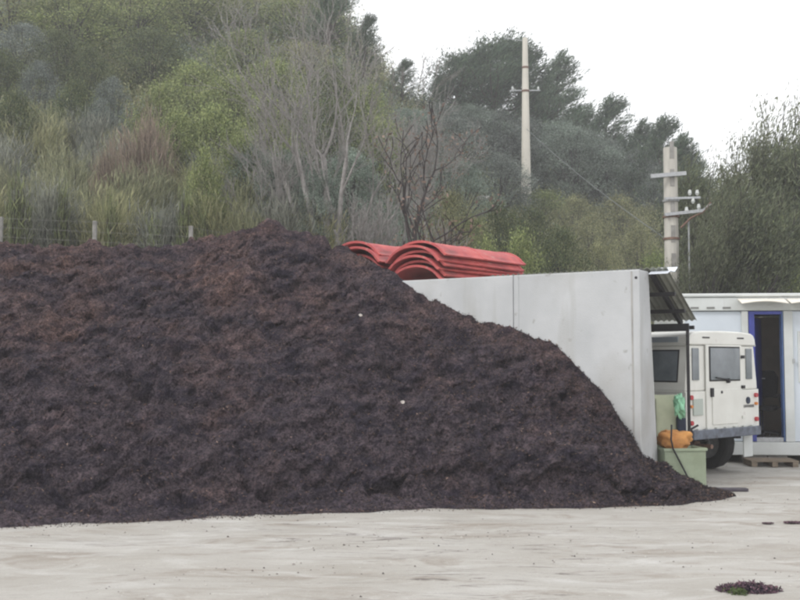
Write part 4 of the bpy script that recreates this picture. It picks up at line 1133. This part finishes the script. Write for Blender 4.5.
# right-hand wind-blown trees
for a in (('windy2', 694, 158, 28, 80, 'dark leafy tree just right of the thick pole'),
          ('windy1', 728, 140, 26, 80, 'tall dark wind-blown tree above the cabin awning'),
          ('windy1', 764, 104, 27, 85, 'tallest sparse wind-blown tree above the cabin'),
          ('windy2', 800, 136, 25, 85, 'sparse wind-blown tree cut by the right picture edge'),
          ('windy2', 752, 178, 22.5, 90, 'low dense tree directly behind the cabin roof'),
          ('windy1', 705, 205, 22.5, 70, 'small dark tree behind the left end of the cabin roof'),
          ('windy2', 845, 130, 24, 110, 'wind-blown tree standing just beyond the right picture edge')):
    veg(a[0], a[1], a[2], a[3], a[4], a[5], 'tree', 'wind-blown trees behind the cabin')
# grey-green olives on the middle slope
for (px, py, Y, w) in ((415, 112, 50, 70), (440, 108, 55, 75), (468, 106, 56, 75), (498, 112, 56, 75), (528, 118, 57, 75), (556, 122, 57, 75), (585, 130, 57, 70), (610, 142, 56, 65), (636, 150, 54, 65), (660, 168, 50, 55)):
    veg(random.choice(['olive1', 'olive1', 'olive2']), px, py, -Y, w, 'rounded grey-green shrub just below the ridge pines', 'shrub', 'grey-green shrubs below the ridge')
sl = []
for (px, py, Y, w) in ((420, 128, 46, 80), (455, 118, 50, 85), (492, 122, 50, 80), (535, 130, 52, 80), (575, 128, 52, 80), (610, 150, 52, 75), (405, 110, 54, 60), (440, 104, 57, 60), (565, 160, 46, 75), (600, 178, 44, 70), (500, 155, 45, 75), (455, 158, 42, 75), (648, 160, 48, 70), (640, 190, 42, 70)):
    veg(random.choice(['olive1', 'olive2']), px, py, Y, w, 'round grey-green shrub on the middle slope around the slim pole', 'shrub', 'grey-green shrubs on the middle slope')
for (px, py, Y, w) in ((25, 24, 46, 75), (62, 30, 44, 60), (90, 48, 42, 50), (0, 50, 40, 70), (40, 62, 40, 55), (112, 78, 38, 48), (75, 80, 36, 50), (-25, 30, 44, 80), (15, 90, 35, 55), (100, 100, 34, 45)):
    veg('olive2' if (px // 5) % 3 else 'bush2', px, py, Y, w, 'grey rounded shrub high on the left slope', 'shrub', 'blue-grey shrubs upper left')
for (px, py, Y, w) in ((255, 148, 30, 70), (290, 150, 31, 70), (320, 170, 28, 60), (350, 150, 33, 70)):
    veg('olive1', px, py, Y, w, 'pale grey-green shrub behind the bare grey tree', 'shrub', 'pale shrubs behind the bare tree')
for (px, py, Y, w) in ((160, 85, 40, 60), (195, 62, 42, 75), (235, 75, 40, 75), (215, 105, 36, 75), (265, 95, 37, 60), (180, 110, 35, 60), (240, 135, 31, 55), (205, 150, 29, 45), (275, 60, 44, 70)):
    veg('bush1', px, py, Y, w, 'mid-green leafy bush on the slope left of the bare tree', 'bush', 'mid-green bushes on the left slope')
for (px, py, Y, w) in ((130, -12, 52, 100), (190, -20, 55, 110), (250, -10, 54, 110), (305, -5, 52, 90), (70, -10, 54, 100), (10, -15, 56, 100), (150, 30, 48, 80), (300, 40, 46, 80), (245, 30, 49, 80), (335, 65, 48, 70), (365, 85, 46, 60), (385, 120, 42, 65), (330, 100, 40, 70)):
    veg(random.choice(['bush1', 'bush3', 'bush2']), px, py, Y, w, 'bushy growth along the top of the left slope', 'bush', 'dark bushes along the hilltop')
for (px, py, Y, w, k) in ((500, 205, 30, 55, 'bush2'), (532, 210, 27, 60, 'bush2'), (470, 215, 30, 50, 'bush4'), (560, 228, 24, 60, 'bush2'), (520, 232, 23, 55, 'bush1'), (590, 215, 27, 60, 'bush3'), (620, 195, 30, 70, 'bush3'), (640, 225, 24, 65, 'bush3'), (575, 195, 33, 60, 'bush3'), (545, 190, 36, 50, 'bush4'), (645, 205, 33, 65, 'bush3'), (450, 190, 34, 60, 'bush3'), (600, 240, 22, 50, 'bush3'), (485, 240, 22, 50, 'bush1'), (655, 250, 21.5, 40, 'bush4')):
    veg(k, px, py, Y, w, 'green bush growing behind the pale concrete wall', 'bush', 'green bushes behind the wall')
for (px, py, Y, w, k) in ((775, 225, 22, 60, 'bush1'), (735, 238, 21.5, 50, 'bush1'), (800, 240, 22, 60, 'bush1'), (690, 240, 22, 45, 'bush2')):
    veg(k, px, py, Y, w, 'low green bush right behind the white cabin roof', 'bush', 'low bushes behind the cabin')
# brooms
k = 0
for (Y, row) in ((21.5, [(-25, 178), (18, 165), (50, 185), (110, 190), (135, 170), (165, 200), (215, 195), (250, 205), (285, 200), (315, 212), (78, 175)]),
                 (24.5, [(0, 135), (40, 120), (75, 150), (105, 140), (205, 160), (240, 175), (270, 165), (140, 150), (175, 165)]),
                 (29, [(-10, 108), (25, 100), (60, 112), (95, 118), (125, 128), (180, 130), (215, 150)])):
    for (px, py) in row:
        key = ['broom1', 'broom2', 'broomg'][k % 3]; k += 1
        veg(key, px, py, Y + random.uniform(-.8, .8), 62 if Y < 28 else 55, 'wispy olive-green broom shrub on the slope behind the wire fence', 'shrub', 'wispy broom shrubs on the left slope')
veg('broomr', 150, 112, -25, 46, 'tall red-brown dried broom in the middle of the left slope', 'shrub')
veg('broomr', 114, 146, -23.2, 36, 'low rusty dried broom left of the tall red-brown one', 'shrub')
for (px, py) in ((18, 168), (28, 195), (62, 178), (113, 195), (152, 212), (183, 185), (203, 205), (-8, 185)):
    veg('reed', px, py, 20.2, 16, 'upright yellow-green weed stalk just behind the fence', 'weed', 'yellow-green weeds along the fence')

for (px, py, Y, w) in ((225, 175, -25, 60), (255, 190, -23.5, 50), (185, 150, -27, 45)):
    veg('bush1', px, py, Y, w, 'low mid-green bush', 'bush', 'low green bushes among the brooms')
# the bare trees
p = P(330, 258, 20.5)
bare_tree('bare_tree', 'large leafless grey tree with many thin spreading stems in the centre', (p.x, 20.5, tz(p.x, 20.5) - .1),
          [(-.02, 0, .66, .11), (-.28, .1, .68, .085), (.16, -.1, .64, .075), (-.62, .0, .60, .055), (.45, .1, .52, .05)], 7.2, BARK_G, 64, 4, .50, .0042, up=.14, nb=2, wob=.10, shrink=.62)
p = P(386, 258, 18.5)
bare_tree('bare_tree', 'dark leafless tree with few brown leaves right of the grey one', (p.x, 18.6, tz(p.x, 18.6) - .3),
          [(.10, 0, .70, .14), (.0, .1, .45, .07)], 5.4, BARK_D, 69, 3, .66, .009, leaves=([(.17, .125, .10), (.22, .16, .13), (.12, .09, .075)], .35, 2), lean=(.10, 0, 0), up=.13, nb=2, wob=.17, shrink=.62)
for i, (px, Y, H, lab) in enumerate(((362, 20.2, 2.6, 'thin pale leafless sapling left of the dark bare tree'), (374, 20.8, 2.8, 'pale leafless sapling closest to the dark bare tree'), (300, 22.5, 4.3, 'thin leafless tree left behind the big grey one'), (445, 21, 2.6, 'low leafless scrub tree behind the red covers'), (265, 21, 3.0, 'small leafless tree above the heap crest'), (405, 24, 4.2, 'slim leafless tree behind the dark bare tree'), (425, 27, 4.4, 'leafless grey tree between the dark tree and the ridge pines'), (480, 20.5, 1.9, 'low brown twiggy sapling behind the right end of red covers'))):
    p = P(px, 258, Y)
    bare_tree('bare_tree', lab, (p.x, Y, tz(p.x, Y) - .1), [(.08, 0, .5, .035), (-.25, .1, .48, .03), (.28, -.1, .48, .028), (.0, .25, .45, .025)], H, BARK_G, 70 + i, 3, .42, .005,
              leaves=([(.20, .14, .10), (.15, .10, .08)], .12, 2) if i in (3, 6, 7) else None, up=.2, nb=3)

# pale rocks / retaining stones below the slim pole
rng = np.random.default_rng(5)
ROCK = mat('pale_stone', (.42, .41, .38), .9, var=.3, scale=5, bump=.4)
for i, (px, py, s, lab) in enumerate(((483, 198, .28, 'small pale boulder on the slope left of the slim pole foot'),)):
    Yb = 38; p = P(px, py, Yb)
    o = blob('boulder', (p.x, Yb, max(p.z, tz(p.x, Yb))), (s * 1.5, s, s * .7), ROCK, i + 2, .5); tag(o, lab, 'boulder')

# undergrowth nobody could count
rng = np.random.default_rng(99)
V = []; F = []; CC = []; nb_ = 0
def scrub(n_cl, yr, ar, pals, probs, size, leaf, per, zs=.7):
    global nb_
    y = rng.uniform(yr[0] ** .5, yr[1] ** .5, n_cl) ** 2 if yr[0] > 0 else 0
    a = rng.uniform(ar[0], ar[1], n_cl); x = a * y
    z = terrain(x, y)
    pi = (fbm(x * .18, y * .18, 2, 8) * 2.2 + .5 + rng.normal(0, .18, n_cl)); pi = np.clip((pi * len(pals)).astype(int), 0, len(pals) - 1)
    idx = np.repeat(np.arange(n_cl), per); n = len(idx)
    s = (size * rng.uniform(.5, 1.4, n_cl))[idx] * np.sqrt(y / 30)[idx]
    off = rng.normal(size=(n, 3)) * .42; off[:, 2] = np.abs(off[:, 2]) * zs * 1.6
    c = np.stack([x, y, z], 1)[idx] + off * s[:, None]
    d = rng.normal(size=(n, 3)) * .6 + np.array([0, 0, .9])
    lf = leaf * np.sqrt(y / 30)[idx] * rng.uniform(.6, 1.5, n)
    v, f = leaf_quads(c, d, lf, lf * .32, rng)
    pa = np.array(pals)
    col = pa[pi[idx], rng.integers(0, 3, n)] * rng.uniform(.75, 1.25, (n, 1)) * rng.uniform(.8, 1.2, n_cl)[idx][:, None]
    V.append(v); F.append(f + nb_); CC.append(col); nb_ += len(v)
scrub(4200, (20.5, 78), (-.50, .02), [G_OLIVE, G_BROOM, G_MID, G_DARK, G_GREY], None, .8, .105, 130)
scrub(2800, (21, 78), (.02, .52), [G_OLIVE, G_MID, G_DARK, G_GREY, G_OLIVE], None, .7, .10, 120)
scrub(900, (17.5, 21.5), (-.48, -.02), [G_OLIVE, G_BROOM, G_MID, G_DARK, G_BROOM], None, .35, .07, 80)
o = np_mesh('scrub', np.concatenate(V), np.concatenate(F), LEAF, cols=np.concatenate(CC))
tag(o, 'dense low scrub and dry grass covering the whole hillside', 'undergrowth', kind='stuff')

# where a label is shared, say where each one stands
LM = [(-60, 'at the left picture edge'), (20, 'above the left fence post'), (70, 'just left above the middle fence post'), (100, 'straight above the middle fence post'), (140, 'right above the middle fence post'), (175, 'left of the last fence post'), (205, 'above the last fence post'), (240, 'left of the heap crest'),
      (275, 'above the heap crest'), (305, 'left behind the bare grey tree'), (335, 'behind the bare grey tree'), (375, 'behind the dark bare tree'), (405, 'above the red covers'), (440, 'above the right end of the red covers'), (475, 'left of the slim pole'), (505, 'close left of the slim pole'), (530, 'at the slim pole'), (560, 'right of the slim pole'),
      (590, 'above the right half of the concrete wall'), (620, 'above the end of the concrete wall'), (650, 'left of the thick pole'), (690, 'right of the thick pole'), (735, 'above the left of the cabin'), (775, 'above the cabin doorway'), (805, 'at the right picture edge')]
groups = {}
for o in bpy.data.objects:
    if o.parent is None and 'label' in o and 'group' in o and not o['group'].startswith(('red', 'blocks')): groups.setdefault(o['label'], []).append(o)
for lab, os_ in groups.items():
    if len(os_) < 2: continue
    sub = {}
    for o in os_:
        px = 400 + 1000 * o.location.x / o.location.y
        nm = min(LM, key=lambda q: abs(q[0] - px))[1]
        sub.setdefault(nm, []).append(o)
    short = ' '.join(lab.split(' on the ')[0].split(' growing ')[0].split(' along ')[0].split(' behind ')[0].split(' high ')[0].split(' right ')[0].split())
    for nm, l2 in sub.items():
        l2.sort(key=lambda o: -o.location.y)
        for i, o in enumerate(l2):
            n_ = len(l2)
            w = '' if n_ == 1 else (['upper', 'lower'] if n_ == 2 else ['upper', 'middle', 'lower'] if n_ == 3 else ['topmost', 'second highest', 'second lowest', 'lowest'] if n_ == 4 else ['topmost', 'second highest', 'middle', 'second lowest', 'lowest'])[min(i, 4)] + ' '
            o['label'] = (w + short + ' ' + nm)

# remove bookkeeping properties
for o in bpy.data.objects:
    for k in ('H', 'W'):
        if k in o: del o[k]

# ------------------------------------------------------------------ haze
HZ = bpy.data.materials.new('haze'); HZ.use_nodes = True
N = HZ.node_tree.nodes; N.clear()
ou = N.new('ShaderNodeOutputMaterial'); pv = N.new('ShaderNodeVolumePrincipled')
pv.inputs['Color'].default_value = (.97, .98, 1.0, 1); pv.inputs['Density'].default_value = HAZE; pv.inputs['Anisotropy'].default_value = .2
HZ.node_tree.links.new(pv.outputs[0], ou.inputs['Volume'])
m = MB(); m.span((-72, -42, -2.0), (82, 106, 42)); o = m.build('haze', HZ); tag(o, kind='stuff')
